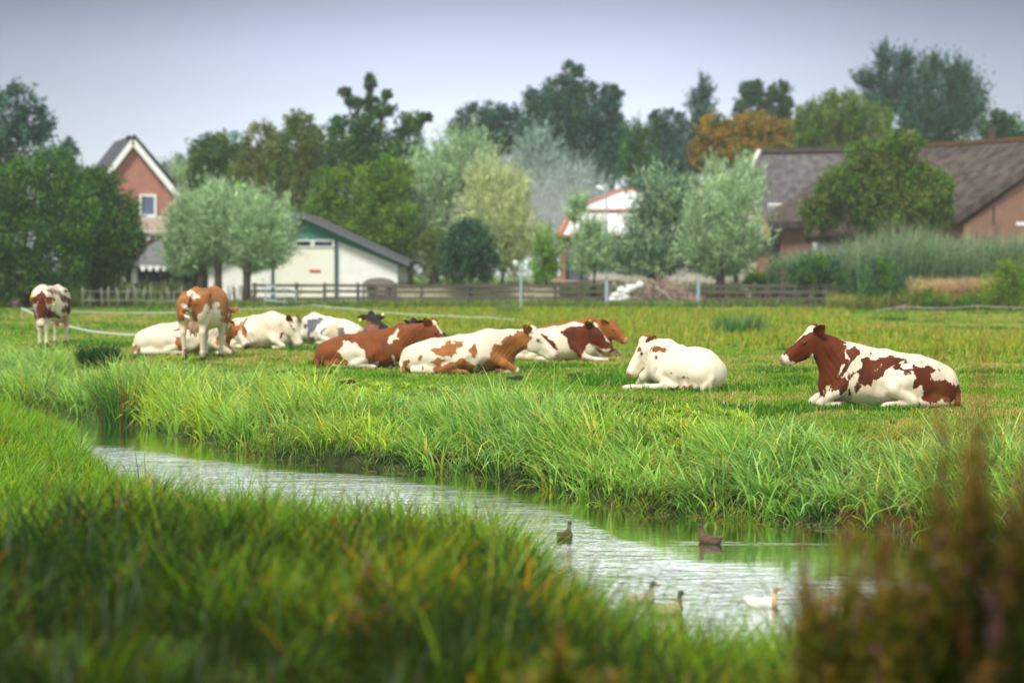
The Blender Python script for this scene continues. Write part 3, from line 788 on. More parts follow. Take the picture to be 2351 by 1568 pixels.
    for q in (1, -1):
        addt(H_(.515, .034 * q, -.092), .018 * hs, (.05, .02, .02), 1)
        if eyetint: addt(H_(.165, .088 * q, -.055), .034 * hs, (.10, .05, .03), .6)
    for cn, r, col, st in (tints or []): addt(toL(cn), r, col, st)
    # ears
    pv = [patch]; tv = [tint]; av = [amt]; VV = [V]; FF = [F]; n = nb; tagpos = []
    for q in ears:
        ev, ef = ear_mesh(.20 * hs, .066 * hs)
        ax = M @ np.array([ear_dir[0], q * ear_dir[1], ear_dir[2]]); ax /= np.linalg.norm(ax)
        bk = M @ np.array([ear_back[0], q * ear_back[1], ear_back[2]]); bk -= ax * (bk @ ax); bk /= np.linalg.norm(bk)   # back of the ear
        up = np.cross(ax, bk); A = np.stack([ax, -bk, up], 1)
        root = np.array(H_(.0, .075 * q, -.035))
        ee = root + ev @ A.T
        if q < 0: pass
        VV.append(ee); FF.append(ef + n); n += len(ee); pv.append(np.full(len(ee), ear_patch)); tv.append(np.zeros((len(ee), 3))); av.append(np.zeros(len(ee)))
        if q in tags: tagpos.append((root + ax * .145 * hs - up * .012 + bk * .0 - (-bk) * .0, ax, bk, up))
    V = np.concatenate(VV); F = np.concatenate(FF)
    root = thing('cow', label, 'cow', (X, Y, float(Z)), group, 0)
    Wv = V @ Rz.T
    me = np_mesh('cow_body', Wv, F, None, True, {'patch': np.concatenate(pv), 'tint_amount': np.concatenate(av)})
    at = me.attributes.new('Tint', 'FLOAT_COLOR', 'POINT'); tcol = np.ones((len(V), 4), np.float32); tcol[:, :3] = np.concatenate(tv); at.data.foreach_set('color', tcol.ravel())
    bmm = bmesh.new(); bmm.from_mesh(me); bmesh.ops.recalc_face_normals(bmm, faces=bmm.faces); bmm.to_mesh(me); bmm.free()
    link('body', me, coat, root)
    for q in (1, -1):
        p = Rz @ np.array(H_(.165, .093 * q, -.052))
        bmm = bmesh.new(); bmesh.ops.create_uvsphere(bmm, u_segments=12, v_segments=8, radius=.021 * hs); bmm.transform(Matrix.Translation(Vector(p)))
        m = bpy.data.meshes.new('eye'); bmm.to_mesh(m); bmm.free()
        for pl in m.polygons: pl.use_smooth = True
        link('eye', m, EYE, root)
    for (p, ax, bk, up) in tagpos:
        mb = MB(); A = np.stack([ax, -bk, up], 1) ; A = Rz @ A; p = Rz @ (p - up * .055 * hs)
        Mx = Matrix([list(r_) for r_ in A])
        fr = Rz @ (-bk) * .0
        for sgn in (-1,):
            cpt = Vector(p) + Vector(Rz @ (bk * -.02))
            mb.box(cpt, (.046 * hs, .012, .044 * hs), rot=Mx)
            mb.box(cpt + Vector(Rz @ (up * .038 * hs)), (.022 * hs, .012, .035 * hs), rot=Mx)
        mb.v = [tuple(v) for v in mb.v]
        me = bpy.data.meshes.new('ear_tag'); me.from_pydata(mb.v, [], mb.f); link('ear_tag', me, TAG, root)
    rx = 1.0 * s; COWS.append((X, Y, 1.0 * s * (abs(math.cos(a)) + .4), 1.0 * s * (abs(math.sin(a)) + .4)))
    return root
# ------------------------------------------------------------------ the herd
class Fr:
    """a drawing frame: sketch units -> metres right/up of the animal's ground point"""
    def __init__(s, m, b0, b1, u0, v0):
        s.m, s.u0, s.v0 = m, u0, v0
        vy = b1 + m * v0; s.d = gd(vy); s.X = (b0 + m * u0 - CX) * s.d / FPX; s.k = m * s.d / FPX
    def p(s, u, v): return ((u - s.u0) * s.k, (s.v0 - v) * s.k)
    def poly(s, *pts): return [s.p(pts[i], pts[i + 1]) for i in range(0, len(pts), 2)]
    def h(s, u, v, away): a, b = s.p(u, v); return (a, away, b)
K1 = (.25402, 0, 597.2); K2 = (.22579, 530.8, 696.7); K3 = (.26814, 862.6, 696.7); K4 = (.38103, 1360.3, 696.7); K6 = (.22578, 1725.3, 716.6)

def build_herd():
    RED = coat_mat('coat_red_brown', (.105, .021, .005)); TAN = coat_mat('coat_orange_brown', (.33, .125, .032)); MID = coat_mat('coat_chestnut', (.20, .058, .015))
    GREY = coat_mat('coat_slate', (.13, .13, .15), (.72, .66, .56), dirt=(.50, .36, .20)); BLK = coat_mat('coat_black', (.022, .016, .016), (.20, .075, .03)); MAH = coat_mat('coat_mahogany', (.16, .045, .018))
    LY = 'cows lying in the pasture'
    # right-hand cow, broadside, facing left
    f = Fr(*K6, 1400, 975); P = f.poly
    make_cow('red and white cow with a white blaze lying broadside apart from the herd, gazing left', LY, f.X, f.d, 180, .935, 'lying', f.h(640, 238, 0), (-.355, -.03, -.222), [
        (1, P(200,420, 420,280, 600,140, 800,150, 960,360, 935,470, 985,500, 900,560, 850,690, 740,800, 735,850, 715,890, 640,690, 540,580, 380,540, 250,480)),
        (0, P(230,400, 290,350, 420,275, 530,190, 590,150, 640,150, 628,208, 560,228, 450,290, 400,335, 350,360, 320,395, 250,430)),
        (0, P(250,430, 340,440, 378,480, 400,520, 460,530, 520,505, 580,475, 620,465, 625,600, 650,690, 640,720, 560,600, 480,570, 280,540)),
        (0, P(930,380, 950,385, 945,440, 985,455, 960,480, 935,490, 925,440)),
        (1, P(740,810, 850,690, 900,560, 985,500, 950,460, 950,385, 1045,360, 1072,430, 1000,505, 965,560, 895,670, 940,690, 1010,560, 1100,470, 1190,440, 1215,460, 1185,495, 1300,475, 1400,450, 1560,490, 1500,510, 1420,550, 1330,590, 1290,650, 1220,680, 1180,740, 1120,760, 1090,740, 1045,830, 1010,790, 1030,700, 990,670, 960,730, 930,790, 890,835, 850,800, 800,800, 770,740)),
        (0, P(1015,595, 1060,530, 1120,515, 1090,565, 1040,585)), (0, P(1210,602, 1290,540, 1305,550, 1230,607)),
        (0, P(1000,690, 1050,630, 1060,640, 1020,700)),
        (1, P(1490,570, 1560,580, 1570,640, 1520,665, 1495,640)), (1, P(1400,560, 1500,510, 1570,520, 1500,545, 1430,580)),
        (1, P(1610,520, 1650,575, 1725,545, 1890,600, 1785,630, 1790,680, 1850,695, 1930,680, 2060,750, 2200,760, 2200,1000, 1990,950, 1900,880, 1830,920, 1670,890, 1715,850, 1720,790, 1680,750, 1600,770, 1590,710, 1640,670, 1600,640, 1590,560)),
        (0, P(1785,630, 1890,610, 1920,600, 2060,700, 2070,755, 1980,690, 1930,685, 1850,700, 1795,680)),
        (1, P(970,790, 985,850, 1008,860, 1003,905, 985,890, 972,830))],
        RED, 0, side=1, hl=1.10, voxel=.0185, tags=(), muzzle=(.34, .22, .18), tints=[((.86, .0, .12), .12, (.20, .07, .05), .7)])
    # white cow seen from behind
    f = Fr(*K4, 545, 522); P = f.poly
    def ex(e, c, T, E):
        e((-.40, -.02, .42), (.42, .42, .385), .12); e((-.74, .0, .33), (.27, .36, .31), .10)
        c((-.30, .42, .08), (.15, .62, .055), .06, .045, .04); c((.15, .62, .055), (.36, .78, .05), .05, .042, .03); c((.36, .78, .05), (.46, .86, .035), .048, .044, .02)
        c((-.93, .0, .44), (-1.0, .07, .24), .05, .04, .03); c((-1.0, .07, .24), (-.98, .10, .04), .035, .04, .03)
    make_cow('cream white cow lying rump to the viewer, head turned left, one hind leg out', LY, f.X, f.d, 122, .96, 'lying', f.h(338, 252, .62), (-.35, -.05, -.47), [
        (1, P(370,262, 450,262, 440,300, 400,300, 365,290)), (1, P(360,335, 392,313, 385,340, 362,342)), (1, P(290,280, 300,275, 300,300, 290,295)),
        (1, P(430,510, 510,492, 510,530, 440,537)), (1, P(530,500, 582,478, 588,545, 540,552, 515,530)), (1, P(600,530, 626,498, 612,562, 594,562)),
        (1, P(655,520, 665,508, 669,550, 655,562)), (1, P(455,420, 476,400, 472,415)), (1, P(528,440, 562,433, 562,450))],
        coat_mat('coat_cream', (.24, .075, .025), (.76, .68, .53), dirt=(.70, .58, .42)), 0, side=1, hl=1.06, voxel=.0185, tags=(1,), extra=ex, zs=.84, xs=.86,
        tints=[((.06, -.98, .17), .13, (.50, .24, .17), .85), ((-.12, -.62, .14), .10, (.18, .13, .09), .45)], neck_r=1.0, ear_dir=(-.80, .62, -.05))
    # long patchy cow in the middle
    f = Fr(*K3, 695, 600); P = f.poly
    make_cow('long cream cow with orange-brown patches lying in the middle, eyes shut and nose lifted', LY, f.X, f.d, 6, 1.0, 'lying', f.h(1325, 252, -.05), (.46, -.06, -.33), [
        (1, P(1110,280, 1215,260, 1300,300, 1296,400, 1240,480, 1200,560, 1190,600, 1130,560, 1080,600, 920,620, 900,560, 930,500, 990,470, 985,420, 1020,350, 1075,350)),
        (1, P(1200,235, 1290,245, 1345,285, 1335,325, 1290,345, 1230,310)),
        (1, P(480,400, 560,370, 760,310, 740,370, 700,390, 690,450, 640,462, 560,440, 520,430)), (1, P(790,410, 850,352, 877,390, 860,470, 832,472, 822,420)),
        (1, P(360,490, 390,438, 417,438, 380,492)), (1, P(470,500, 540,455, 600,480, 560,530, 640,500, 750,468, 850,530, 820,590, 700,602, 520,612, 490,560, 530,530)),
        (1, P(400,515, 425,560, 400,575)), (1, P(225,530, 270,468, 292,500, 262,550, 305,580, 305,620, 240,600, 205,560)),
        (1, P(600,330, 700,318, 690,330, 610,345)), (1, P(880,520, 905,530, 895,600, 885,590))],
        TAN, 0, side=-1, hl=1.12, voxel=.02, tags=(-1,), zs=.82, xs=1.02, tints=[((.50, -.28, .14), .16, (.16, .08, .04), .6)])
    # red-brown cow behind it
    f = Fr(*K2, 1390, 655); P = f.poly
    make_cow('red-brown cow with a white hind leg lying just behind the long patchy cow', LY, f.X, f.d, 4, 1.0, 'lying', f.h(2030, 225, .1), (.38, -.10, -.37), [
        (0, P(1100,480, 1160,380, 1190,365, 1230,410, 1260,380, 1320,420, 1360,480, 1370,540, 1420,590, 1500,580, 1510,630, 1380,700, 1210,700, 1060,670, 1060,620, 1200,620, 1205,580, 1150,540)),
        (0, P(1610,340, 1670,290, 1695,258, 1714,272, 1682,310, 1702,350, 1655,370, 1642,405, 1618,392)), (0, P(1650,510, 1680,570, 1725,580, 1725,660, 1660,650)),
        (0, P(2040,170, 2085,180, 2150,290, 2130,302, 2080,230))],
        MID, 1, side=-1, hl=1.08, voxel=.021, tags=(-1,), zs=.84)
    # white cow with brown neck, leg stretched forward
    f = Fr(*K3, 1500, 485); P = f.poly
    make_cow('white cow with brown head and neck, broad white blaze and a foreleg stretched out', LY, f.X, f.d, -24, .97, 'lying', f.h(1850, 205, -.40), (.40, -.12, -.36), [
        (1, P(1580,235, 1640,200, 1760,180, 1830,130, 1900,150, 1980,250, 2060,330, 2040,390, 1900,372, 1820,330, 1780,390, 1745,455, 1710,420, 1650,380, 1640,300)),
        (1, P(1370,252, 1440,262, 1520,310, 1560,400, 1500,370, 1440,310)),
        (0, P(1850,150, 1895,165, 2050,300, 2030,345, 1985,322, 1930,240))],
        RED, 0, side=-1, hl=1.12, voxel=.021, tags=(-1,), zs=.86, front='out', muzzle=(.10, .06, .06))
    f = Fr(*K3, 1640, 452); P = f.poly
    make_cow('plain ginger cow lying behind the cow with the outstretched foreleg, both ears showing', LY, f.X, f.d, -14, .97, 'lying', f.h(2010, 185, -.30), (.33, -.30, -.27), [
        (0, P(1795,370, 1830,380, 1822,460, 1795,450)), (0, P(2020,405, 2070,430, 2060,470, 2010,465))], TAN if False else coat_mat('coat_ginger', (.29, .088, .02)), 1, side=-1, hl=1.0, tags=(1,), zs=.92, neck_r=1.0)
    # white cow and the one with brown face behind the standing cow
    f = Fr(*K1, 1640, 862); P = f.poly
    make_cow('white cow with small orange patches lying behind the legs of the standing cow', LY, f.X, f.d, 2, 1.03, 'lying', f.h(2160, 590, -.15), (.24, -.33, -.38), [
        (1, P(1600,690, 1650,695, 1692,740, 1682,830, 1640,810, 1610,760)), (1, P(1590,870, 1640,838, 1710,850, 1710,900, 1620,900)), (1, P(1740,820, 1790,790, 1832,755, 1822,860, 1770,885, 1738,850)),
        (1, P(2030,560, 2130,540, 2200,560, 2180,640, 2120,720, 2080,810, 2050,740, 2030,650)), (1, P(1965,700, 2025,665, 2012,760, 1968,795)), (1, P(2190,590, 2240,610, 2285,690, 2240,705, 2190,650)),
        (1, P(1170,790, 1247,775, 1242,840, 1170,870)), (1, P(1595,640, 1665,595, 1672,620, 1620,647)), (0, P(2120,560, 2190,540, 2180,585, 2130,600))],
        TAN, 0, side=-1, hl=1.05, zs=.86, muzzle=(.07, .05, .05), tags=(1,))
    f = Fr(*K2, 215, 475); P = f.poly
    make_cow('pure white cow with dark ears lying between the standing cow and the grey-flecked one', LY, f.X, f.d, -28, 1.0, 'lying', f.h(645, 195, -.55), (.22, -.08, -.43), [
        (1, P(512,365, 530,315, 562,308, 552,340, 535,365)), (1, P(640,230, 650,250, 640,262, 632,245))], MAH, 0, side=-1, hl=1.05, zs=.92, tags=(), muzzle=(.62, .45, .33))
    f = Fr(*K2, 1015, 420); P = f.poly
    make_cow('white cow with blue-grey flecks and a tan haunch lying with its back to the viewer', LY, f.X, f.d, 146, .98, 'lying', f.h(752, 195, .20), (-.06, .10, -.44), [
        (1, P(770,170, 900,145, 945,165, 900,210, 850,260, 800,330, 770,400, 775,260)), (1, P(790,350, 852,338, 842,380, 790,410)),
        (1, P(1085,238, 1172,240, 1172,325, 1100,335)), (1, P(960,385, 1130,372, 1100,430, 990,440)), (1, P(910,290, 1020,215, 1012,240, 930,312)), (1, P(735,200, 775,215, 770,260, 740,250))],
        GREY, 0, side=1, hl=1.05, zs=.84, tags=(1,), tints=[((.12, -.42, .32), .22, (.50, .33, .17), .6)])
    f = Fr(*K2, 1440, 522); P = f.poly
    make_cow('almost black cow lying beyond the red-brown one, seen from behind with both ears spread', LY, f.X, f.d, 84, .98, 'lying', f.h(1400, 140, .80), (.03, .42, -.22), [
        (0, P(1230,160, 1330,150, 1420,215, 1500,235, 1480,300, 1380,270, 1260,330))], BLK, 1, side=1, hl=1.05, zs=.74, tags=(1, -1), ear_dir=(-.05, 1, -.12), ear_back=(-1, 0, .1))
    f = Fr(*K2, 1990, 500); P = f.poly
    make_cow('black cow lying farthest back, only its forehead and rump showing past the red-brown one', LY, f.X, f.d + 1.2, 248, .95, 'lying', f.h(1850, 195, -.75), (-.22, -.36, -.26), [], BLK, 1, side=1, hl=1.0, zs=.58, tags=(-1,), ear_dir=(-.2, 1, .15))
    f = Fr(*K2, 1600, 575); P = f.poly
    make_cow('mahogany cow of which only the back shows between the red-brown cow and the black one', LY, f.X, f.d, 62, .92, 'lying', f.h(1830, 385, .70), (.32, .2, -.25), [], MAH, 1, side=-1, zs=.84, tags=())
    # standing cows
    f = Fr(*K1, 1848, 898); P = f.poly
    def ex2(e, c, T, E):
        T.append(((-.52, 0, .62), .26, PINK, .9))
    make_cow('orange-brown and white cow standing with its rump and pink udder to the viewer', 'cows standing in the pasture', f.X, f.d, 79, 1.04, 'stand', (.30, 1.02, 1.0), (.02, .40, -.34), [
        (0, P(1732,292, 1760,268, 1800,298, 1842,308, 1858,352, 1800,357, 1760,330)),
        (0, P(1640,560, 1690,560, 1720,520, 1740,460, 1780,480, 1790,540, 1830,560, 1850,480, 1895,470, 1900,395, 1925,400, 1930,480, 1958,378, 1992,390, 1982,460, 2012,450, 2022,520, 1992,560, 2032,600, 2012,640, 2000,690, 2090,690, 2090,950, 1640,950)),
        (0, P(1680,400, 1720,390, 1790,440, 1780,470, 1700,430)), (1, P(1700,800, 1740,790, 1740,880, 1710,880))],
        TAN, 1, ws=1.02, tail='curl', tags=(), ear_dir=(-.3, 1, -.1), extra=ex2, voxel=.02, tints=[((.0, -.93, 1.08), .09, (.22, .07, .03), .7)])
    f = Fr(*K1, 462, 772); P = f.poly
    make_cow('brown and white cow standing head-on with a white blaze and yellow ear tags', 'cows standing in the pasture', f.X, f.d, 262, 1.02, 'walk', (.0, -1.12, 1.10), (-.03, -.17, -.50), [
        (1, P(330,330, 520,360, 500,400, 565,560, 520,520, 440,520, 430,570, 350,560, 335,480)),
        (1, P(480,255, 520,275, 600,360, 610,480, 575,500, 560,470, 580,400, 540,320, 505,290)), (1, P(380,330, 440,275, 505,330, 490,375, 430,360)), (1, P(560,270, 590,290, 580,310)),
        (0, P(350,372, 425,372, 412,430, 397,460, 390,500, 420,570, 360,580, 378,500, 372,430)), (1, P(400,640, 440,650, 435,700, 405,700))],
        RED, 0, tail='down', tags=(1, -1), hl=1.1, ws=.74, zs=1.02, ear_dir=(-.15, 1, .0), ear_back=(-.3, 0, -1))

# ------------------------------------------------------------------ ducks
def make_duck(label, X, Y, heading, s, body, headc, breast, bill=(.35, .28, .08), up=0.0, head_turn=0):
    E = []
    def e(c, r, k): E.append(('e', tuple(np.array(c) * s), tuple(np.array(r) * s), None, k * s))
    def c(a, b, ra, rb, k): E.append(('c', tuple(np.array(a) * s), tuple(np.array(b) * s), ra * s, rb * s, k * s))
    e((0, 0, .045), (.22, .105, .085), .03); e((.10, 0, .06), (.12, .09, .085), .04); c((-.15, 0, .09), (-.27, 0, .12), .05, .018, .04)
    c((-.1, .06, .11), (-.2, .03, .125), .035, .015, .02); c((-.1, -.06, .11), (-.2, -.03, .125), .035, .015, .02)
    hz = .26 + up; ct, stt = math.cos(head_turn), math.sin(head_turn)
    c((.15, 0, .09), (.18, 0, hz - .05), .055, .032, .03); hx, hy = .19, 0
    e((hx + .01 * ct, hy + .01 * stt, hz), (.047, .040, .040), .02)
    V, F = surface_nets(E, .012)
    # bill: flat spoon
    B = [('c', tuple(np.array((hx + .04 * ct, hy + .04 * stt, hz - .008)) * s), tuple(np.array((hx + .095 * ct, hy + .095 * stt, hz - .022)) * s), .017 * s, .015 * s, .01)]
    V2, F2 = surface_nets(B, .008)
    def colour(V):
        q = V / s; col = np.tile(np.array(body, float), (len(V), 1)); n = vnoise(q[:, 0] * 60 + q[:, 2] * 40, q[:, 1] * 60, 1, 3, 1)[:, None]
        col *= (.55 + .9 * n)
        col[q[:, 0] > .13] = breast
        hd = (q[:, 2] > hz - .055) & (q[:, 0] > .1); col[hd] = headc
        return col
    V_, F_ = V, F
    m = bpy.data.materials.get('feathers')
    if m is None:
        m = bpy.data.materials.new('feathers'); m.use_nodes = True; a = m.node_tree.nodes.new('ShaderNodeAttribute'); a.attribute_name = 'Col'
        m.node_tree.links.new(a.outputs[0], m.node_tree.nodes['Principled BSDF'].inputs['Base Color']); m.node_tree.nodes['Principled BSDF'].inputs['Roughness'].default_value = .6
    root = thing('duck', label, 'duck', (X, Y, WZ), 'ducks on the ditch', R(heading))
    link('body', np_mesh('duck_body', V_, F_, colour(V_), True), m, root)
    link('bill', np_mesh('duck_bill', V2, F2, np.tile(np.array(bill), (len(V2), 1)), True), m, root)

def build_ducks():
    def at(vx, vy): d = gd(vy, WZ); return (vx - CX) * d / FPX, d
    br = (.075, .048, .026)
    X, Y = at(1296, 1239); make_duck('brown duck swimming alone on the pale water in mid-ditch', X, Y, 62, .60, br, (.05, .045, .03), (.11, .07, .035))
    X, Y = at(1632, 1249); make_duck('brown duck with upstretched neck swimming under the far bank', X, Y, 140, .60, br, (.065, .04, .025), (.10, .05, .02), up=.03, head_turn=-.6)
    X, Y = at(1470, 1386); make_duck('pale duck with grey head, leftmost of the ducks behind the near grass', X, Y, 20, .60, (.50, .42, .34), (.13, .11, .08), (.42, .33, .25))
    X, Y = at(1535, 1412); make_duck('dark green headed drake half hidden by the near grass', X, Y, 30, .62, (.42, .36, .20), (.02, .04, .02), (.13, .06, .03), bill=(.45, .38, .08))
    X, Y = at(1752, 1396); make_duck('white duck with buff head swimming between near grass and pink flowers', X, Y, -8, .58, (.85, .83, .78), (.30, .19, .08), (.55, .40, .22), bill=(.5, .25, .05))
# ------------------------------------------------------------------ trees
PAL = {
 'dark': [(0.033, 0.105, 0.039), (0.053, 0.147, 0.049), (0.020, 0.067, 0.029), (0.081, 0.196, 0.058)],
 'blue': [(0.048, 0.128, 0.098), (0.066, 0.169, 0.123), (0.034, 0.088, 0.070), (0.096, 0.216, 0.147)],
 'mid': [(0.078, 0.195, 0.026), (0.120, 0.260, 0.033), (0.048, 0.130, 0.022), (0.180, 0.325, 0.044)],
 'olive': [(0.143, 0.204, 0.050), (0.198, 0.252, 0.060), (0.099, 0.150, 0.035), (0.231, 0.228, 0.070)],
 'yellow': [(0.165, 0.322, 0.030), (0.231, 0.391, 0.030), (0.110, 0.230, 0.025), (0.308, 0.414, 0.045)],
 'silver': [(0.329, 0.486, 0.264), (0.451, 0.614, 0.360), (0.220, 0.346, 0.168), (0.610, 0.755, 0.492)],
 'bluesil': [(0.276, 0.388, 0.325), (0.368, 0.500, 0.425), (0.196, 0.300, 0.250), (0.483, 0.625, 0.550)],
 'pale': [(0.506, 0.590, 0.294), (0.632, 0.708, 0.378), (0.380, 0.472, 0.210), (0.713, 0.779, 0.462)],
 'orange': [(.32, .22, .03), (.40, .26, .035), (.18, .19, .03), (.46, .25, .035)],
 'bright': [(0.182, 0.378, 0.055), (0.234, 0.459, 0.066), (0.130, 0.270, 0.044), (0.286, 0.486, 0.099)],
}
def tree(name, label, cat, group, d, lobes, pal, n, leaf=.20, trunk=None, trunk_r=.16, style='broad', elong=1.6, seed=1, depth=.8, base_y=None, spray=.25, limbs=True, tpal=None):
    """lobes: (x, y, rx, ry) in the 2351-wide frame at distance d; each becomes a leafy mass with its own depth"""
    r2 = np.random.default_rng(seed); k = d / FPX
    L = []
    for i, (x, y, rx, ry) in enumerate(lobes):
        p = px(x, y, d); yo = r2.uniform(-.35, .35) * rx * k if len(lobes) > 1 else 0
        L.append((p[0], d + yo, p[2], rx * k, max(rx * k * depth, .5), ry * k))
    L = np.array(L); area = L[:, 3] * L[:, 5] + .2; cnt = (n * area / area.sum()).astype(int)
    if leaf > .1: leaf *= .80; cnt = (cnt * 1.45).astype(int)
    cols = np.array(PAL[pal]); P = []; U = []; Cc = []
    for (X, Y, Z, a, b, c), m in zip(L, cnt):
        m = max(m, 60); nc = max(10, int(m / 26))
        v = r2.normal(size=(nc, 3)); v /= np.linalg.norm(v, axis=1)[:, None]
        rad = .50 + .50 * r2.random(nc) ** .7
        rad *= .70 + .56 * vnoise(v[:, 0] * 2.6 + 7 * seed, v[:, 2] * 2.6 + v[:, 1] * 1.5, 1, seed, 3)
        cc = v * rad[:, None] * np.array([a, b, c]) + np.array([X, Y, Z])
        cs = (.10 + .12 * r2.random(nc)) * min(a, c) + .12
        i = r2.integers(0, nc, m)
        q = np.clip(r2.normal(size=(m, 3)), -1.7, 1.7) * cs[i][:, None] * .62
        if style == 'willow':      # long shoots that rise outwards
            q = r2.normal(size=(m, 3)) * cs[i][:, None] * .35
            t = r2.normal(size=m) * cs[i] * 1.5; dirv = v[i] * .75 + np.array([0, 0, .75]); dirv /= np.linalg.norm(dirv, axis=1)[:, None]
            q += dirv * t[:, None]
        elif style == 'weeping':
            q = r2.normal(size=(m, 3)) * cs[i][:, None] * .4; q[:, 2] -= np.abs(r2.normal(size=m)) * cs[i] * 1.3
        P.append(cc[i] + q)
        U.append(v[i])
        br = (r2.random(nc) < .5) * 1
        ci = np.where(r2.random(m) < .6, br[i], r2.integers(0, 4, m))
        col = cols[ci] * (.55 + .9 * r2.random(nc))[i][:, None] * (.8 + .4 * r2.random((m, 1)))
        if tpal is not None:
            tt = (r2.random(nc) < tpal[1])[i]; col[tt] = (np.array(PAL[tpal[0]])[r2.integers(0, 4, m)])[tt]
        Cc.append(col)
    P = np.concatenate(P); U = np.concatenate(U); Cc = np.concatenate(Cc)
    keep = P[:, 2] > (.25 if leaf > .08 else .03); P, U, Cc = P[keep], U[keep], Cc[keep]; m = len(P)
    ax = r2.normal(size=(m, 3)) * .7 + U * .8
    if style == 'willow': ax += np.array([0, 0, .9])
    if style == 'weeping': ax += np.array([0, 0, -1.4])
    ax /= np.linalg.norm(ax, axis=1)[:, None]
    s = np.cross(ax, r2.normal(size=(m, 3))); s /= np.linalg.norm(s, axis=1)[:, None] + 1e-9
    l = leaf * (.6 + .8 * r2.random(m)); ln = (l * elong)[:, None] * .5; wd = (l / elong)[:, None] * .5 * (1 if style == 'broad' else .8)
    V = np.stack([P - ax * ln, P + s * wd, P + ax * ln, P - s * wd], 1)
    # fold along the midrib a little so the leaf catches light unevenly
    nrm = np.cross(ax, s); V[:, 1] += nrm * wd * .4; V[:, 3] += nrm * wd * .4
    F = np.arange(4 * m).reshape(m, 4)
    gx = px(trunk if trunk is not None else float(np.average([q[0] for q in lobes], weights=area)), HY, d)[0]
    gz = float(ground_z(gx, d)); root = thing(name, label, cat, (gx, d, gz), group)
    off = np.array([gx, d, gz])
    link('crown', np_mesh('crown', V.reshape(-1, 3) - off, F, np.repeat(Cc, 4, 0)), LEAF, root)
    mb = MB(); low = float((L[:, 2] - L[:, 5]).min()) - gz; top = float(L[:, 2].mean()) - gz
    hfork = max(min(.5, top * .5), low + .15 * (top - low))
    bend = r2.uniform(-.15, .15)
    mb.tube([(0, 0, -.1), (bend * .4, 0, hfork * .5), (bend, 0, hfork), (bend * .6, 0, (hfork + top) / 2)], [trunk_r * 1.25, trunk_r, trunk_r * 1.05, trunk_r * .6], 9)
    if limbs:
        for q in L:
            e = np.array([q[0], q[1], q[2]]) - off; s0 = np.array([bend, 0, hfork * .95])
            mid = s0 * .5 + e * .5 + np.array([0, 0, .12 * np.linalg.norm(e - s0)]); mb.tube([s0, mid, e], [trunk_r * .5, trunk_r * .3, trunk_r * .12], 6)
            for _ in range(4):
                v = r2.normal(size=3); v[2] = abs(v[2]) * .8; v /= np.linalg.norm(v)
                mb.tube([mid * .4 + e * .6, e + v * np.array([q[3], q[4], q[5]]) * .85], [trunk_r * .2, .015], 5)
    link('trunk', (lambda o: o)(mb_mesh(mb, 'trunk')), BARK, root)
    return root
def mb_mesh(mb, name):
    me = bpy.data.meshes.new(name); me.from_pydata(mb.v, [], mb.f)
    bm = bmesh.new(); bm.from_mesh(me); bmesh.ops.recalc_face_normals(bm, faces=bm.faces); bm.to_mesh(me); bm.free()
    for p in me.polygons: p.use_smooth = True
    return me

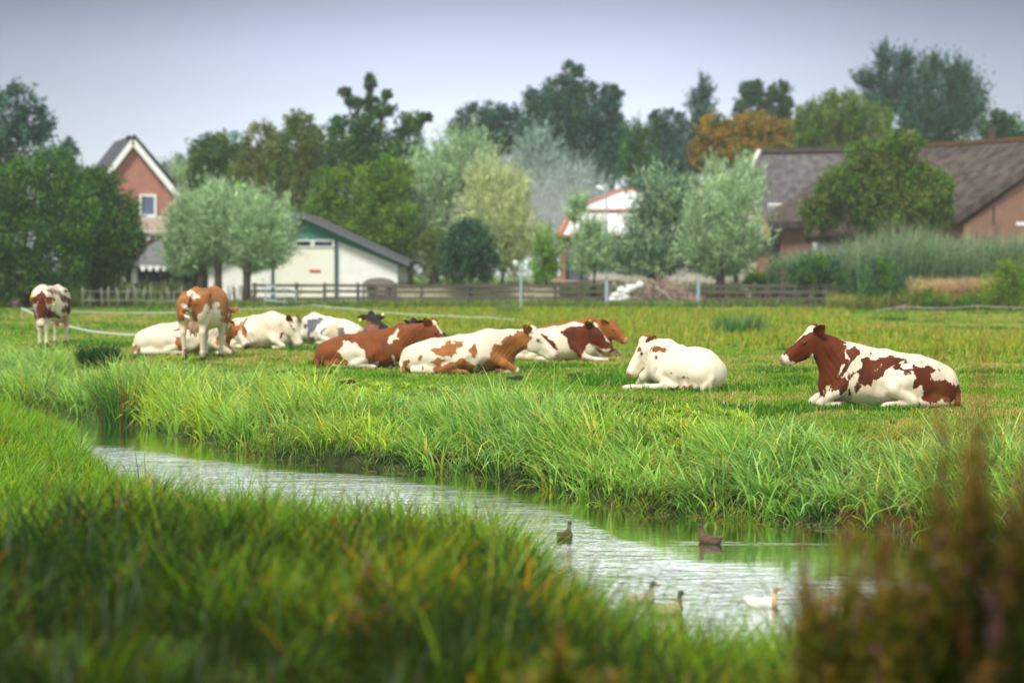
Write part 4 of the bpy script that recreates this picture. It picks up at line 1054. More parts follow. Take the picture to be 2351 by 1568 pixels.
def build_trees():
    B = 'trees behind the farm'; W = 'willows along the far edge of the pasture'
    T = tree
    # left edge
    T('broadleaf_tree', 'tall blue-green tree filling the upper left corner behind the other trees', 'tree', B, 150, [(20, 270, 90, 75), (75, 290, 52, 42), (45, 350, 85, 70), (-60, 330, 90, 110), (-40, 450, 90, 100)], 'blue', 9000, .26, 20, .3, seed=2)
    T('broadleaf_tree', 'small grey-green treetop peeping out left of the brick house', 'tree', B, 175, [(163, 345, 20, 24), (150, 385, 30, 30), (150, 430, 30, 40)], 'blue', 1500, .26, 150, .15, seed=3)
    T('alder_tree', 'big bushy dark green tree at the left edge of the pasture', 'tree', B, 116, [(50, 450, 90, 80), (130, 400, 62, 62), (60, 560, 130, 110), (150, 500, 75, 90), (-60, 520, 120, 150), (130, 610, 75, 75), (20, 640, 100, 60)], 'dark', 26000, .17, 60, .3, seed=4, tpal=('mid', .5))
    T('alder_tree', 'rounded dark green tree hiding the left side of the brick house', 'tree', B, 120, [(215, 440, 65, 62), (255, 520, 72, 85), (225, 600, 72, 75), (290, 560, 42, 52), (190, 520, 50, 80)], 'dark', 17000, .17, 230, .25, seed=5, tpal=('mid', .45))
    # pollards before the barns
    for i, (tx, x, y, rx, ry, lb) in enumerate([(462, 432, 545, 52, 78, 'silver green pollard willow in front of the black barn, left of its two neighbours'), (501, 510, 520, 62, 82, 'silver green pollard willow, middle one of three between the black and the white barn'), (566, 600, 540, 66, 78, 'silver green pollard willow in front of the white barn door, right of its two neighbours')]):
        T('pollard_willow', lb, 'tree', W, 123 - i, [(x, y, rx, ry), (x - 22, y + 40, rx * .7, ry * .6), (x + 22, y + 30, rx * .7, ry * .65), (x, y - 40, rx * .72, ry * .65)], 'silver', 11000, .17, tx, .20, 'willow', 2.4, seed=10 + i)
    T('broadleaf_tree', 'bright green tree peeping over the three pollard willows', 'tree', B, 136, [(480, 452, 34, 24), (545, 448, 36, 22), (590, 470, 26, 22), (520, 490, 60, 40)], 'bright', 3800, .18, 520, .15, seed=53)
    T('broadleaf_tree', 'dark green tree with a ragged top between the brick house and the olive trees', 'tree', B, 160, [(490, 345, 52, 38), (470, 385, 40, 40), (530, 370, 40, 45), (500, 430, 70, 60)], 'dark', 6500, .22, 490, .25, seed=14, tpal=('mid', .4))
    T('willow_tree', 'wispy pale willow showing between the brick house and the pollards', 'tree', B, 172, [(440, 410, 32, 50), (395, 400, 20, 30), (430, 460, 40, 50)], 'silver', 3000, .2, 440, .15, 'willow', 2.4, seed=15)
    T('broadleaf_tree', 'olive brown tree with thinning crown, left of its taller olive neighbour', 'tree', B, 158, [(600, 330, 42, 45), (585, 400, 55, 60), (640, 400, 55, 60), (600, 470, 75, 60)], 'olive', 8500, .2, 605, .25, seed=16)
    T('broadleaf_tree', 'taller olive brown tree with thinning crown behind the white barn', 'tree', B, 156, [(690, 290, 32, 42), (670, 350, 50, 60), (730, 340, 40, 55), (700, 430, 75, 80)], 'olive', 9000, .2, 695, .25, seed=17, tpal=('mid', .3))
    T('maple_tree', 'tall dark tree with a spiky top of bare-necked tufts behind the white barn', 'tree', B, 152, [(851, 192, 11, 22), (790, 213, 13, 9), (889, 219, 13, 10), (815, 238, 24, 14), (850, 238, 20, 26), (880, 255, 28, 18), (838, 290, 52, 38), (775, 290, 26, 30), (850, 350, 75, 60), (795, 370, 60, 60), (880, 400, 65, 70)], 'dark', 12000, .20, 850, .3, seed=18, tpal=('mid', .35))
    T('maple_tree', 'dark tree with twigs reaching right, beside the spiky topped one', 'tree', B, 154, [(945, 285, 32, 28), (975, 270, 18, 8), (935, 335, 42, 45), (940, 400, 55, 60)], 'dark', 5500, .2, 940, .25, seed=19, tpal=('mid', .3))
    T('broadleaf_tree', 'dense green tree right above the ridge of the white barn', 'tree', B, 140, [(770, 440, 52, 55), (745, 500, 50, 60), (800, 520, 60, 70)], 'mid', 9000, .18, 770, .2, seed=20, tpal=('yellow', .45))
    T('broadleaf_tree', 'dense green tree with yellowish tufts behind the low eave of the white barn', 'tree', B, 139, [(860, 440, 60, 65), (900, 410, 45, 55), (850, 520, 70, 75), (910, 520, 48, 70), (890, 590, 50, 45)], 'mid', 13000, .18, 870, .2, seed=21, tpal=('yellow', .5))
    # middle
    T('willow_tree', 'big silvery willow in the middle beyond the plank fence', 'tree', B, 142, [(1005, 400, 75, 75), (1070, 365, 70, 60), (960, 480, 62, 90), (1030, 490, 90, 110), (980, 570, 70, 70)], 'silver', 19000, .19, 1000, .3, 'willow', 2.3, seed=22)
    T('willow_tree', 'pale yellowish willow with two pointed tops right of the big silvery one', 'tree', B, 134, [(1120, 430, 48, 66), (1175, 450, 38, 60), (1130, 520, 75, 80), (1180, 560, 52, 80)], 'pale', 14000, .17, 1150, .22, 'willow', 2.3, seed=23)
    T('round_bush', 'dark green rounded bush before the willows, taller than the plank fence', 'bush', None, 126, [(1076, 570, 60, 62), (1050, 600, 45, 42), (1105, 600, 45, 42), (1076, 535, 42, 32)], 'dark', 9000, .14, 1076, .12, seed=24, tpal=('blue', .4))
    T('willow_tree', 'bluish silver willow standing in the smoke, left part of the pair', 'tree', B, 155, [(1235, 350, 42, 60), (1200, 420, 48, 80), (1250, 450, 62, 80), (1230, 530, 52, 70)], 'bluesil', 10000, .2, 1235, .25, 'willow', 2.3, seed=25)
    T('willow_tree', 'bluish silver willow behind the white roofed house, right part of the pair', 'tree', B, 157, [(1310, 420, 50, 50), (1280, 500, 48, 60), (1360, 440, 40, 36), (1330, 480, 50, 48)], 'bluesil', 7000, .2, 1310, .22, 'willow', 2.3, seed=26)
    T('broadleaf_tree', 'broad dark tree behind the big silvery willow', 'tree', B, 190, [(1110, 270, 62, 36), (1060, 300, 36, 32), (1120, 320, 70, 45), (1170, 300, 50, 50)], 'blue', 7000, .26, 1110, .3, seed=27)
    T('broadleaf_tree', 'tallest dark tree in the middle of the wood, with a pointed top', 'tree', B, 188, [(1312, 172, 26, 30), (1290, 215, 48, 38), (1340, 230, 45, 42), (1240, 255, 48, 45), (1290, 300, 85, 80), (1350, 330, 60, 75), (1240, 340, 55, 60)], 'blue', 15000, .26, 1300, .35, seed=28, tpal=('dark', .4))
    T('broadleaf_tree', 'dark tree with feathery right side next to the tallest one', 'tree', B, 186, [(1400, 220, 30, 24), (1395, 270, 42, 42), (1420, 330, 42, 52), (1390, 390, 45, 40)], 'blue', 6000, .25, 1400, .25, seed=29)
    T('poplar_tree', 'slim mid-green tree over the white roofed house', 'tree', B, 172, [(1465, 320, 30, 45), (1455, 380, 35, 50), (1480, 400, 32, 60), (1465, 450, 40, 40)], 'mid', 6000, .22, 1465, .2, 'willow', 1.8, seed=30, tpal=('blue', .4))
    T('broadleaf_tree', 'hazy dark trees left of the leaning spire', 'tree', B, 200, [(1540, 290, 38, 38), (1505, 300, 18, 48), (1545, 350, 52, 60), (1540, 420, 52, 40)], 'blue', 6000, .27, 1540, .25, seed=31)
    T('poplar_tree', 'narrow tall tree leaning right like a spire', 'tree', B, 198, [(1617, 205, 18, 26), (1605, 245, 26, 36), (1608, 300, 32, 48), (1590, 360, 32, 45)], 'blue', 4500, .26, 1600, .2, 'willow', 1.7, seed=32)
    T('fir_tree', 'dark twin-peaked tree, left crown of the two above the orange tree', 'tree', B, 215, [(1728, 212, 30, 26), (1725, 250, 42, 32), (1715, 300, 40, 30)], 'dark', 4000, .26, 1725, .25, seed=33)
    T('fir_tree', 'dark twin-peaked tree, right crown of the two above the orange tree', 'tree', B, 216, [(1788, 212, 28, 24), (1785, 250, 36, 34), (1805, 245, 18, 18), (1790, 300, 40, 35)], 'dark', 4000, .26, 1785, .25, seed=34)
    T('maple_tree', 'orange autumn tree beside the thatched roof', 'tree', B, 165, [(1640, 310, 48, 42), (1720, 300, 62, 36), (1780, 310, 42, 38), (1625, 350, 42, 42), (1700, 360, 62, 46), (1770, 345, 50, 30)], 'orange', 13000, .2, 1700, .25, seed=35, tpal=('olive', .22))
    T('weeping_willow', 'mid green weeping willow behind the ridge of the thatched roof', 'tree', B, 182, [(1920, 250, 75, 45), (1880, 280, 70, 50), (1990, 275, 62, 50), (1850, 310, 45, 45), (1930, 320, 95, 45)], 'olive', 14000, .24, 1920, .3, 'weeping', 2.0, seed=36, tpal=('mid', .5))
    T('poplar_tree', 'tall grey-green poplar with gaps in its crown', 'tree', B, 205, [(2030, 130, 24, 30), (2075, 145, 22, 30), (1985, 185, 32, 22), (2035, 185, 52, 36), (2030, 230, 52, 40), (2080, 220, 36, 50)], 'blue', 7000, .26, 2040, .3, 'willow', 1.8, seed=37)
    T('poplar_tree', 'broad dark poplar reaching highest at the right', 'tree', B, 203, [(2130, 165, 32, 38), (2185, 180, 42, 42), (2160, 230, 80, 62), (2215, 230, 50, 68), (2170, 290, 95, 50), (2110, 280, 60, 50)], 'blue', 15000, .26, 2160, .35, 'willow', 1.6, seed=38, tpal=('dark', .4))
    T('fir_tree', 'small dark fir behind the ridge at the right edge', 'tree', B, 190, [(2290, 268, 14, 18), (2300, 295, 32, 26), (2320, 310, 26, 22), (2270, 300, 24, 28)], 'dark', 2800, .24, 2295, .2, seed=39)
    T('elder_tree', 'wide olive green tree growing in front of the two thatched roofs', 'tree', B, 131, [(2070, 335, 52, 36), (1985, 365, 48, 38), (2060, 400, 80, 50), (1925, 430, 52, 42), (2140, 440, 48, 48), (1890, 490, 52, 42), (1990, 450, 70, 50), (2080, 480, 80, 50), (2010, 500, 60, 40), (2150, 490, 36, 40)], 'olive', 25000, .18, 2040, .25, seed=40, tpal=('mid', .5))
    # pollards to the right of the gate
    T('pollard_willow', 'small pale pollard willow in front of the white roofed house', 'tree', W, 126, [(1360, 555, 40, 38), (1345, 590, 34, 34), (1383, 585, 30, 38), (1358, 530, 24, 22)], 'silver', 5200, .16, 1360, .13, 'willow', 2.4, seed=41)
    T('pollard_willow', 'big dark centred willow bush behind the heap of branches', 'tree', W, 124.5, [(1520, 460, 60, 60), (1480, 550, 46, 74), (1530, 540, 72, 90), (1560, 470, 42, 50), (1500, 590, 70, 48), (1440, 590, 32, 42)], 'silver', 17000, .17, 1500, .2, 'willow', 2.3, seed=42, tpal=('blue', .45))
    T('pollard_willow', 'silver green pollard willow on a short trunk right of the gate', 'tree', W, 123, [(1650, 490, 70, 66), (1610, 540, 50, 62), (1700, 550, 62, 62), (1655, 590, 75, 46), (1690, 450, 42, 44)], 'silver', 17000, .17, 1656, .22, 'willow', 2.3, seed=43)
    T('willow_tree', 'thin pale willow between the orange tree and the round pollard', 'tree', B, 138, [(1640, 405, 20, 40), (1715, 410, 32, 40), (1690, 440, 50, 40)], 'silver', 3500, .19, 1690, .14, 'willow', 2.4, seed=44)
    T('garden_bush', 'bright green bush left of the white roofed house', 'bush', None, 130, [(1250, 560, 26, 42), (1265, 600, 24, 42), (1240, 620, 22, 30)], 'bright', 3500, .14, 1252, .08, 'willow', 1.8, seed=45)
    T('garden_bush', 'pale bush against the red and white trim of the white roofed house', 'bush', None, 134, [(1330, 470, 20, 22), (1318, 492, 14, 14)], 'silver', 1800, .15, 1335, .08, 'willow', 2.2, seed=46)
    T('garden_bush', 'dead brown and yellow shrub at the foot of the big silvery willow', 'bush', None, 130, [(1000, 590, 40, 46), (985, 550, 28, 30)], 'olive', 2000, .13, 1000, .08, seed=47)
    T('garden_bush', 'low yellow-green bush behind the right-hand plank fence', 'bush', None, 127, [(1750, 640, 42, 22), (1730, 648, 28, 14)], 'yellow', 1800, .12, 1750, .07, seed=48)
    T('garden_bush', 'leafy dark green shrub right of the end of the plank fence', 'bush', None, 112, [(2030, 660, 48, 36), (2020, 620, 26, 26), (2010, 690, 42, 28), (2060, 680, 30, 34)], 'mid', 5500, .12, 2025, .08, 'willow', 2.0, seed=49, tpal=('blue', .4))
    T('garden_bush', 'yellow-green bush with rusty stems at the right edge by the white tape', 'bush', None, 108, [(2330, 655, 48, 36), (2290, 680, 34, 34), (2345, 690, 40, 32), (2315, 625, 20, 18)], 'yellow', 6000, .11, 2320, .08, 'willow', 2.0, seed=50, tpal=('olive', .3))
    T('garden_bush', 'mid green bush growing at the left end of the reed bed', 'bush', None, 119, [(1880, 615, 44, 34), (1845, 630, 30, 26), (1915, 632, 34, 26)], 'mid', 3800, .13, 1880, .07, seed=54, tpal=('blue', .4))
    T('garden_bush', 'dark rushes and nettles in front of the blond grass', 'bush', None, 110, [(2130, 695, 40, 24), (2230, 700, 40, 18)], 'mid', 2600, .12, 2150, .06, 'willow', 2.4, seed=51)

def far_wood():
    o = tree('far_wood', 'hazy green wood closing the gaps behind all other trees', 'wood', None, 232, [(x, 400 + 26 * math.sin(x * .021) - .02 * x, 62, 58 + 14 * math.sin(x * .05)) for x in range(430, 2420, 82)], 'blue', 15000, .42, 1200, .2, seed=90, tpal=('mid', .3), limbs=False)
    cr = [c for c in o.children if c.name.startswith('crown')][0]; tr = [c for c in o.children if c.name.startswith('trunk')][0]
    loc = o.location.copy(); bpy.data.objects.remove(tr); bpy.data.objects.remove(o); cr.location = loc; cr.name = 'far_wood'
    tag(cr, 'hazy green wood closing the gaps behind all other trees', 'wood', kind='stuff')

def reeds():
    # reed bed: upright stems with long leaves and buff plumes, a mass nobody could count
    def bed(name, label, x0, x1, d0, d1, top, n, cols, tipc, w, bend, seed, cat='reeds'):
        r2 = np.random.default_rng(seed); d = r2.uniform(d0, d1, n); vx = r2.uniform(x0, x1, n)
        X = (vx - CX) * d / FPX; hv = np.interp(vx, *top) if isinstance(top, tuple) else np.full(n, top)
        h = (HY - hv) * d / FPX + H; h = h * (.66 + .36 * r2.random(n)) * (.74 + .5 * vnoise(X, d, .9, seed, 2))
        z = ground_z(X, d)
        c = np.array(cols)[r2.integers(0, len(cols), n)] * (.7 + .6 * r2.random((n, 1))) * (.55 + .9 * vnoise(X, d * 2 + h, .7, seed + 4, 2))[:, None]
        V, F, cc = blades(np.stack([X, d, z], 1), h, w * (.6 + .8 * r2.random(n)), r2.normal(.2, 1.4, n), .05 + .15 * r2.random(n), bend * r2.random(n), c, 4, tip=c * .6 + np.array(tipc) * .4)
        parts = [(V, F, cc)]
        # leaves up the stems
        m = n * 2; i = r2.integers(0, n, m); t = .25 + .65 * r2.random(m)
        base = np.stack([X[i], d[i], z[i] + h[i] * t * .95], 1); ci = c[i]
        parts.append(blades(base, .35 + .35 * r2.random(m) * min(1, float(h.mean()) / 2), w * 1.2 * np.ones(m), r2.random(m) * 6.28, .5 + .5 * r2.random(m), .6 + .8 * r2.random(m), ci, 2))
        V, F, cc = merge(parts)
        tag(link(name, np_mesh(name, V, F, cc), BLADE), label, cat, kind='stuff')
    bed('reed_bed', 'tall blue-green reeds with buff plumes along the thatched farm', 1770, 2640, 122, 129, (np.array([1770, 1900, 2040, 2200, 2420]), np.array([572, 550, 508, 520, 540])), 9000,
        [(.10, .24, .11), (.16, .31, .15), (.06, .16, .07), (.22, .34, .18)], (.60, .56, .38), .06, .7, 3)
    bed('dry_grass', 'blond dry grass before the reed bed at the right', 2080, 2290, 113, 118, 632, 3200, [(.55, .40, .20), (.48, .36, .19), (.60, .45, .26)], (.6, .45, .28), .03, .5, 5, 'grass')
    bed('rough_grass', 'rough yellow-green grass along the fence line and the reed bed', 1900, 2640, 110, 120, 672, 6200, [(.22, .28, .06), (.28, .30, .08), (.14, .22, .05), (.36, .28, .10)], (.38, .36, .14), .03, .5, 6, 'grass')
    bed('fence_foot_grass', 'green grass and herbs at the foot of the fences and barns', -60, 1930, 118, 127, 690, 9000, [(.14, .26, .05), (.20, .30, .07), (.24, .28, .08), (.10, .2, .04)], (.3, .36, .12), .035, .5, 7, 'grass')
    bed('garden_undergrowth', 'mixed undergrowth at the foot of the trees behind the fences', -80, 2440, 129, 150, 640, 14000, [(.08, .15, .04), (.12, .2, .06), (.2, .22, .08), (.06, .12, .04)], (.2, .26, .1), .07, .6, 8, 'undergrowth')

def rush_clump(name, label, vx, d, n, h, spread, cols, w, seed):
    r2 = np.random.default_rng(seed); X = (vx - CX) * d / FPX; z = float(ground_z(X, d))
    a = r2.random(n) * 6.28; rr = spread * np.sqrt(r2.random(n)); x = np.cos(a) * rr; y = np.sin(a) * rr
    c = np.array(cols)[r2.integers(0, len(cols), n)] * (.7 + .6 * r2.random((n, 1)))
    V, F, cc = blades(np.stack([x, y, np.full(n, -.03)], 1), h * (.5 + .6 * r2.random(n)), w * (.7 + .6 * r2.random(n)), a + r2.normal(0, .4, n), .05 + .3 * r2.random(n), .2 + 1.1 * r2.random(n) ** 2, c, 5, twist=a + np.pi / 2 + r2.normal(0, .5, n))
    o = link(name, np_mesh(name, V, F, cc), BLADE); o.location = (X, d, z); tag(o, label, 'plant')

def loosestrife(label, vx, d, n, h, spread, seed, warm=.5):
    """clump of square stems, narrow leaves and flower spikes, partly gone to rusty seed"""
    r2 = np.random.default_rng(seed); X = (vx - CX) * d / FPX; z = float(ground_z(X, d))
    root = thing('purple_loosestrife', label, 'plant', (X, d, z), 'purple loosestrife in the foreground')
    st = MB(); leaves = []; spikes = []
    G = np.array([(.020, .055, .006), (.085, .15, .015), (.26, .25, .035), (.42, .29, .06)])
    if warm > .79 and n < 60: G = np.array([(.010, .028, .004), (.022, .050, .005), (.05, .07, .008), (.12, .08, .012)])
    for i in range(n):
        a = r2.random() * 6.28; rr = spread * math.sqrt(r2.random()); b = np.array([math.cos(a) * rr * .45, math.sin(a) * rr * .45, -.02])
        hh = h * (.6 + .45 * r2.random()) * (1 - .35 * (rr / spread) ** 2)
        t = b + np.array([math.cos(a) * rr * .75 + r2.normal(0, .03), math.sin(a) * rr * .75 + r2.normal(0, .03), hh])
        m = b * .5 + t * .5 + r2.normal(0, .015, 3)
        st.tube([b, m, t], [.0045, .0035, .002], 5)
        nl = 120; u = .10 + .72 * r2.random(nl); pos = b + (t - b) * u[:, None] + r2.normal(0, .042, (nl, 3)) * (1.15 - u)[:, None]
        col = G[np.clip((u * 3.2 + r2.normal(0, .8, nl)).astype(int), 0, 3)] * (.7 + .6 * r2.random((nl, 1)))
        leaves.append(blades(pos, .08 + .09 * r2.random(nl), .013 + .009 * r2.random(nl), r2.random(nl) * 6.28, .5 + .5 * r2.random(nl), .3 + .6 * r2.random(nl), col, 2))
        pk = r2.random() > .30 + warm * .7
        ns = 70; u = .74 + .28 * r2.random(ns); pos = b + (t - b) * u[:, None] + r2.normal(0, .012, (ns, 3))
        base = np.array((.38, .10, .30)) if pk else np.array((.20, .075, .03))
        col = np.where(r2.random((ns, 1)) < (.30 if pk else .03), np.array((.40, .12, .34)), np.array((.28, .155, .04))) * (.7 + .6 * r2.random((ns, 1)))
        spikes.append(blades(pos, .014 + .012 * r2.random(ns), .010 + .006 * r2.random(ns), r2.random(ns) * 6.28, .7 + .8 * r2.random(ns), .2 * r2.random(ns), col, 2))
    link('stems', mb_mesh(st, 'stems'), mat('loosestrife_stem', (.05, .035, .012), .8), root)
    V, F, c = merge(leaves); link('leaves', np_mesh('leaves', V, F, c), BLADE, root)
    for V, F, c in spikes: link('blossom', np_mesh('blossom', V, F, c), BLADE, root)

def build_plants():
    reeds()
    rush_clump('sedge_clump', 'tall dark sedge clump rising from the bank at the left', 285, gd(905, -.35), 460, 1.3, .40, [(.05, .17, .02), (.08, .24, .03), (.035, .13, .02), (.12, .32, .05), (.06, .19, .03), (.10, .27, .04), (.24, .07, .04)], .019, 61)
    rush_clump('iris_clump', 'dark blue-green iris clump in the meadow behind the white cow', 1700, gd(765), 380, .75, .75, [(.10, .24, .09), (.14, .30, .12), (.07, .17, .06)], .026, 62)
    rush_clump('grass_tuft', 'low dark tuft in the pasture near the right plank fence end', 2040, gd(738), 500, .32, .7, [(.08, .20, .03), (.12, .26, .04)], .02, 63)
    rush_clump('nettle_tuft', 'pale green tuft by the fence left of the grey-lilac lamp', 1170, gd(722), 260, .62, .5, [(.26, .36, .14), (.20, .30, .10)], .025, 64)
    rush_clump('thistle_tuft', 'small green tuft before the row of grey stakes', 470, gd(712), 200, .45, .6, [(.14, .3, .05), (.2, .36, .08)], .02, 65)
    rush_clump('thistle_clump', 'dark green thistle clump in the grass left of the standing cow', 226, gd(819), 1100, .62, .36, [(.035, .10, .03), (.05, .14, .04), (.025, .07, .02)], .022, 66)
    L = loosestrife
    far_wood()
    L('small faded loosestrife standing alone low in the middle of the near grass', 1282, 8.9, 4, .62, .10, 78, .2)
    L('small faded loosestrife low in the near grass, left of the middle', 835, 10.5, 4, .60, .10, 79, .3)
    L('single pinkish loosestrife in the near grass just below the ducks', 1420, 9.4, 3, .62, .08, 80, .2)
    L('loosestrife clump leaning over the white duck, leftmost of the foreground clumps', 1925, 8.6, 20, 1.05, .12, 70, .7)
    L('rusty loosestrife clump whose top stands against the far bank', 1965, 8.2, 30, 1.42, .20, 71, .75)
    L('loosestrife clump between the two tall rusty masses', 2070, 7.8, 16, .85, .16, 72, .6)
    L('tallest rusty loosestrife with pink spikes, right of the water', 2200, 7.9, 36, 1.76, .24, 73, .65)
    L('rusty loosestrife clump at the right edge of the photo', 2310, 7.6, 32, 1.60, .24, 74, .8)
    L('dark loosestrife clump low in the right corner', 2270, 6.8, 24, .80, .25, 75, .85)
    L('short dark loosestrife clump below the tall rusty ones', 2150, 7.0, 22, .72, .22, 76, .8)
    L('dark loosestrife clump cut by the right edge', 2420, 7.2, 24, 1.45, .22, 77, .8)
# ------------------------------------------------------------------ buildings, fences and gear
def q(x, y, d): return tuple(px(x, y, d))
def build_farm():
    white = mat('whitewash', (.90, .90, .89), .85, .2, nscale=2.5, col2=(.84, .83, .80)); cream = mat('cream_door', (.88, .87, .81), .75, .2, nscale=.5, col2=(.80, .80, .64))
    green = mat('green_boards', (.06, .25, .21), .7, .3, .25, nscale=4, stretch=(12, 1, .3)); dgreen = mat('green_frame', (.03, .09, .08), .6)
    trim = mat('white_trim', (.82, .82, .80), .6); slate = mat('corrugated_roof', (.11, .12, .13), .8, .2, .3, nscale=3, stretch=(8, 1, 1)); glassd = mat('dark_glass', (.02, .03, .05), .08, .6)
    blackw = mat('black_boards', (.022, .026, .036), .8, .3, .4, nscale=3, stretch=(.3, 1, 14)); tile = mat('dark_tiles', (.055, .058, .075), .6, .35, .35, nscale=5, stretch=(3, 3, 9), bump=.5)
    red = mat('red_plate', (.6, .05, .04), .5)
    # bricks
    def brickm(name, c1, c2, mortar, scale=1.0):
        m = bpy.data.materials.new(name); m.use_nodes = True; t = m.node_tree; b = t.nodes['Principled BSDF']; b.inputs['Roughness'].default_value = .9; b.inputs['Specular IOR Level'].default_value = .15
        tc = t.nodes.new('ShaderNodeTexCoord'); mp = t.nodes.new('ShaderNodeMapping'); mp.inputs['Rotation'].default_value = (R(90), 0, 0)
        br = t.nodes.new('ShaderNodeTexBrick'); br.inputs['Scale'].default_value = 2.2 * scale; br.inputs['Color1'].default_value = (*c1, 1); br.inputs['Color2'].default_value = (*c2, 1); br.inputs['Mortar'].default_value = (*mortar, 1)
        br.inputs['Mortar Size'].default_value = .03; br.inputs['Brick Width'].default_value = .5; br.inputs['Row Height'].default_value = .16
        nn = t.nodes.new('ShaderNodeTexNoise'); nn.inputs['Scale'].default_value = 1.3; hs = t.nodes.new('ShaderNodeHueSaturation'); mr_ = t.nodes.new('ShaderNodeMapRange'); mr_.inputs['To Min'].default_value = .75; mr_.inputs['To Max'].default_value = 1.25
        L = t.links.new; L(tc.outputs['Object'], mp.inputs[0]); L(mp.outputs[0], br.inputs[0]); L(tc.outputs['Object'], nn.inputs['Vector']); L(nn.outputs[0], mr_.inputs['Value']); L(mr_.outputs[0], hs.inputs['Value']); L(br.outputs[0], hs.inputs['Color']); L(hs.outputs[0], b.inputs['Base Color'])
        return m
    brick = brickm('red_brick', (.42, .105, .07), (.33, .08, .055), (.40, .28, .22)); brick2 = brickm('old_brick', (.30, .13, .09), (.24, .10, .07), (.32, .22, .17))
    thatch = mat('thatch', (.155, .15, .15), .95, .1, .4, nscale=1.1, col2=(.075, .066, .075), bump=1.0, stretch=(2, 2, .7)); thatch2 = mat('thatch_brown', (.115, .092, .080), .95, .1, .4, nscale=.9, col2=(.045, .034, .034), bump=1.0, stretch=(2, 2, .6))

    # --- white barn
    D = 129.0; b = thing('white_barn', 'white barn with green gable boards and big cream door', 'barn', (px(695, 620, D)[0], D, 0))
    w_ = lambda x, y, dy=0: (px(x, y, D)[0], D + dy, px(x, y, D)[2])
    lowL, lowR = 478, 913
    m = MB(); m.poly([(w_(lowL, 0)[0], D, -.1), (w_(lowR, 0)[0], D, -.1), w_(lowR, 609), w_(772, 551), w_(620, 551), w_(lowL, 609)], 14, (0, 1, 0)); m.build('wall', white, b)
    m = MB(); m.poly([w_(lowR, 611, -.05), w_(695, 499, -.05), w_(lowL, 611, -.05), w_(lowL, 600, -.05), w_(695, 490, -.05), w_(lowR, 600, -.05)], .1)
    m = MB(); m.poly([w_(621, 552.5, -.06), w_(770, 552.5, -.06), w_(lowR + 3, 608, -.06), w_(lowR + 3, 596, -.06), w_(695, 500, -.06), w_(lowL - 3, 596, -.06), w_(lowL - 3, 608, -.06)], .14); m.build('gable_boards', green, b)
    m = MB()
    A, Bq, Cq = w_(695, 495, -.5), w_(940, 607, -.5), w_(450, 607, -.5)
    for e in (Bq, Cq): m.poly([A, e, (e[0], e[1] + 15, e[2]), (A[0], A[1] + 15, A[2])], .16, (0, 0, 1))
    m.build('roof', slate, b)
    m = MB(); m.bar(w_(695, 496, -.6), w_(941, 608.5, -.6), .06, .2); m.bar(w_(695, 496, -.6), w_(449, 608.5, -.6), .06, .2); m.build('verge_board', mat('grey_verge', (.12, .14, .16), .6), b)
    dr = MB().box(((w_(630, 0)[0] + w_(769, 0)[0]) / 2, D - .08, (w_(0, 572)[2] - .05) / 2), (w_(769, 0)[0] - w_(630, 0)[0], .1, w_(0, 572)[2] + .05)).build('door', cream, b)
    for xx in (627, 772): MB().box((w_(xx, 0)[0], D - .12, w_(0, 552)[2] / 2), (.16, .14, w_(0, 552)[2])).build('door_post', dgreen, b)
    for xa, xb in ((680, 716), (721, 766), (640, 676)):
        cxm = (w_(xa, 0)[0] + w_(xb, 0)[0]) / 2; wd = w_(xb, 0)[0] - w_(xa, 0)[0]; zc = (w_(0, 551)[2] + w_(0, 569)[2]) / 2; hh = w_(0, 551)[2] - w_(0, 569)[2]
        m = MB()
        for s_ in (-1, 1): m.box((cxm, D - .14, zc + s_ * (hh / 2 - .04)), (wd + .1, .08, .08)); m.box((cxm + s_ * (wd / 2), D - .141, zc), (.09, .08, hh - .15))
        f_ = m.build('window', trim, b); MB().box((cxm - b.location.x, -.11, zc), (wd - .1, .03, hh - .16)).build('pane', glassd, f_)
    MB().box((w_(724, 0)[0], D - .16, w_(0, 622)[2]), (.6, .03, .12)).build('plate', red, b)

    # --- little arched calf hut
    D = 126.0; w_ = lambda x, y, dy=0: (px(x, y, D)[0], D + dy, px(x, y, D)[2])
    b = thing('calf_hut', 'small arch-roofed wooden shelter at the right corner of the white barn', 'shed', (px(868, 0, D)[0], D, 0))
    hw = 36 * D / FPX; zt = w_(0, 641)[2]; ze = w_(0, 656)[2]; gx = b.location.x
    arc = [(gx + hw * math.cos(a), D, ze + (zt - ze) * math.sin(a)) for a in np.linspace(math.pi, 0, 12)]
    m = MB()
    for i in range(11): m.poly([arc[i], arc[i + 1], (arc[i + 1][0], D + 1.8, arc[i + 1][2]), (arc[i][0], D + 1.8, arc[i][2])], .06, (0, 0, 1))
    m.build('roof', mat('mossy_felt', (.20, .17, .12), .9, .1, .4), b)
    m = MB(); m.poly(arc + [(gx + hw * .55, D, ze), (gx + hw * .55, D, .55), (gx - hw * .1, D, .55), (gx - hw * .1, D, ze - .02), (gx - hw * .9, D, ze - .03)], .05); m.build('front', mat('weathered_wood', (.26, .23, .20), .9, .1, .3), b)
    wpm = mat('weathered_post', (.16, .13, .11), .9, .1, .3)
    for xo in (-.92, -.1, .55, .92): MB().box((gx + hw * xo, D + .03, ze / 2), (.12, .1, ze)).build('post', wpm, b)
    MB().box((gx + hw * .2, D + .1, .42), (hw * .6, .06, .75)).build('lower_door', mat('rust_red_door', (.22, .09, .07), .8, .2, .3), b)
    MB().box((gx, D + 1.75, ze / 2), (hw * 1.8, .06, ze)).build('back_wall', mat('pale_back', (.5, .48, .45), .9), b)

    # --- black barn with hipped roof
    D = 133.0; w_ = lambda x, y, dy=0: (px(x, y, D)[0], D + dy, px(x, y, D)[2])
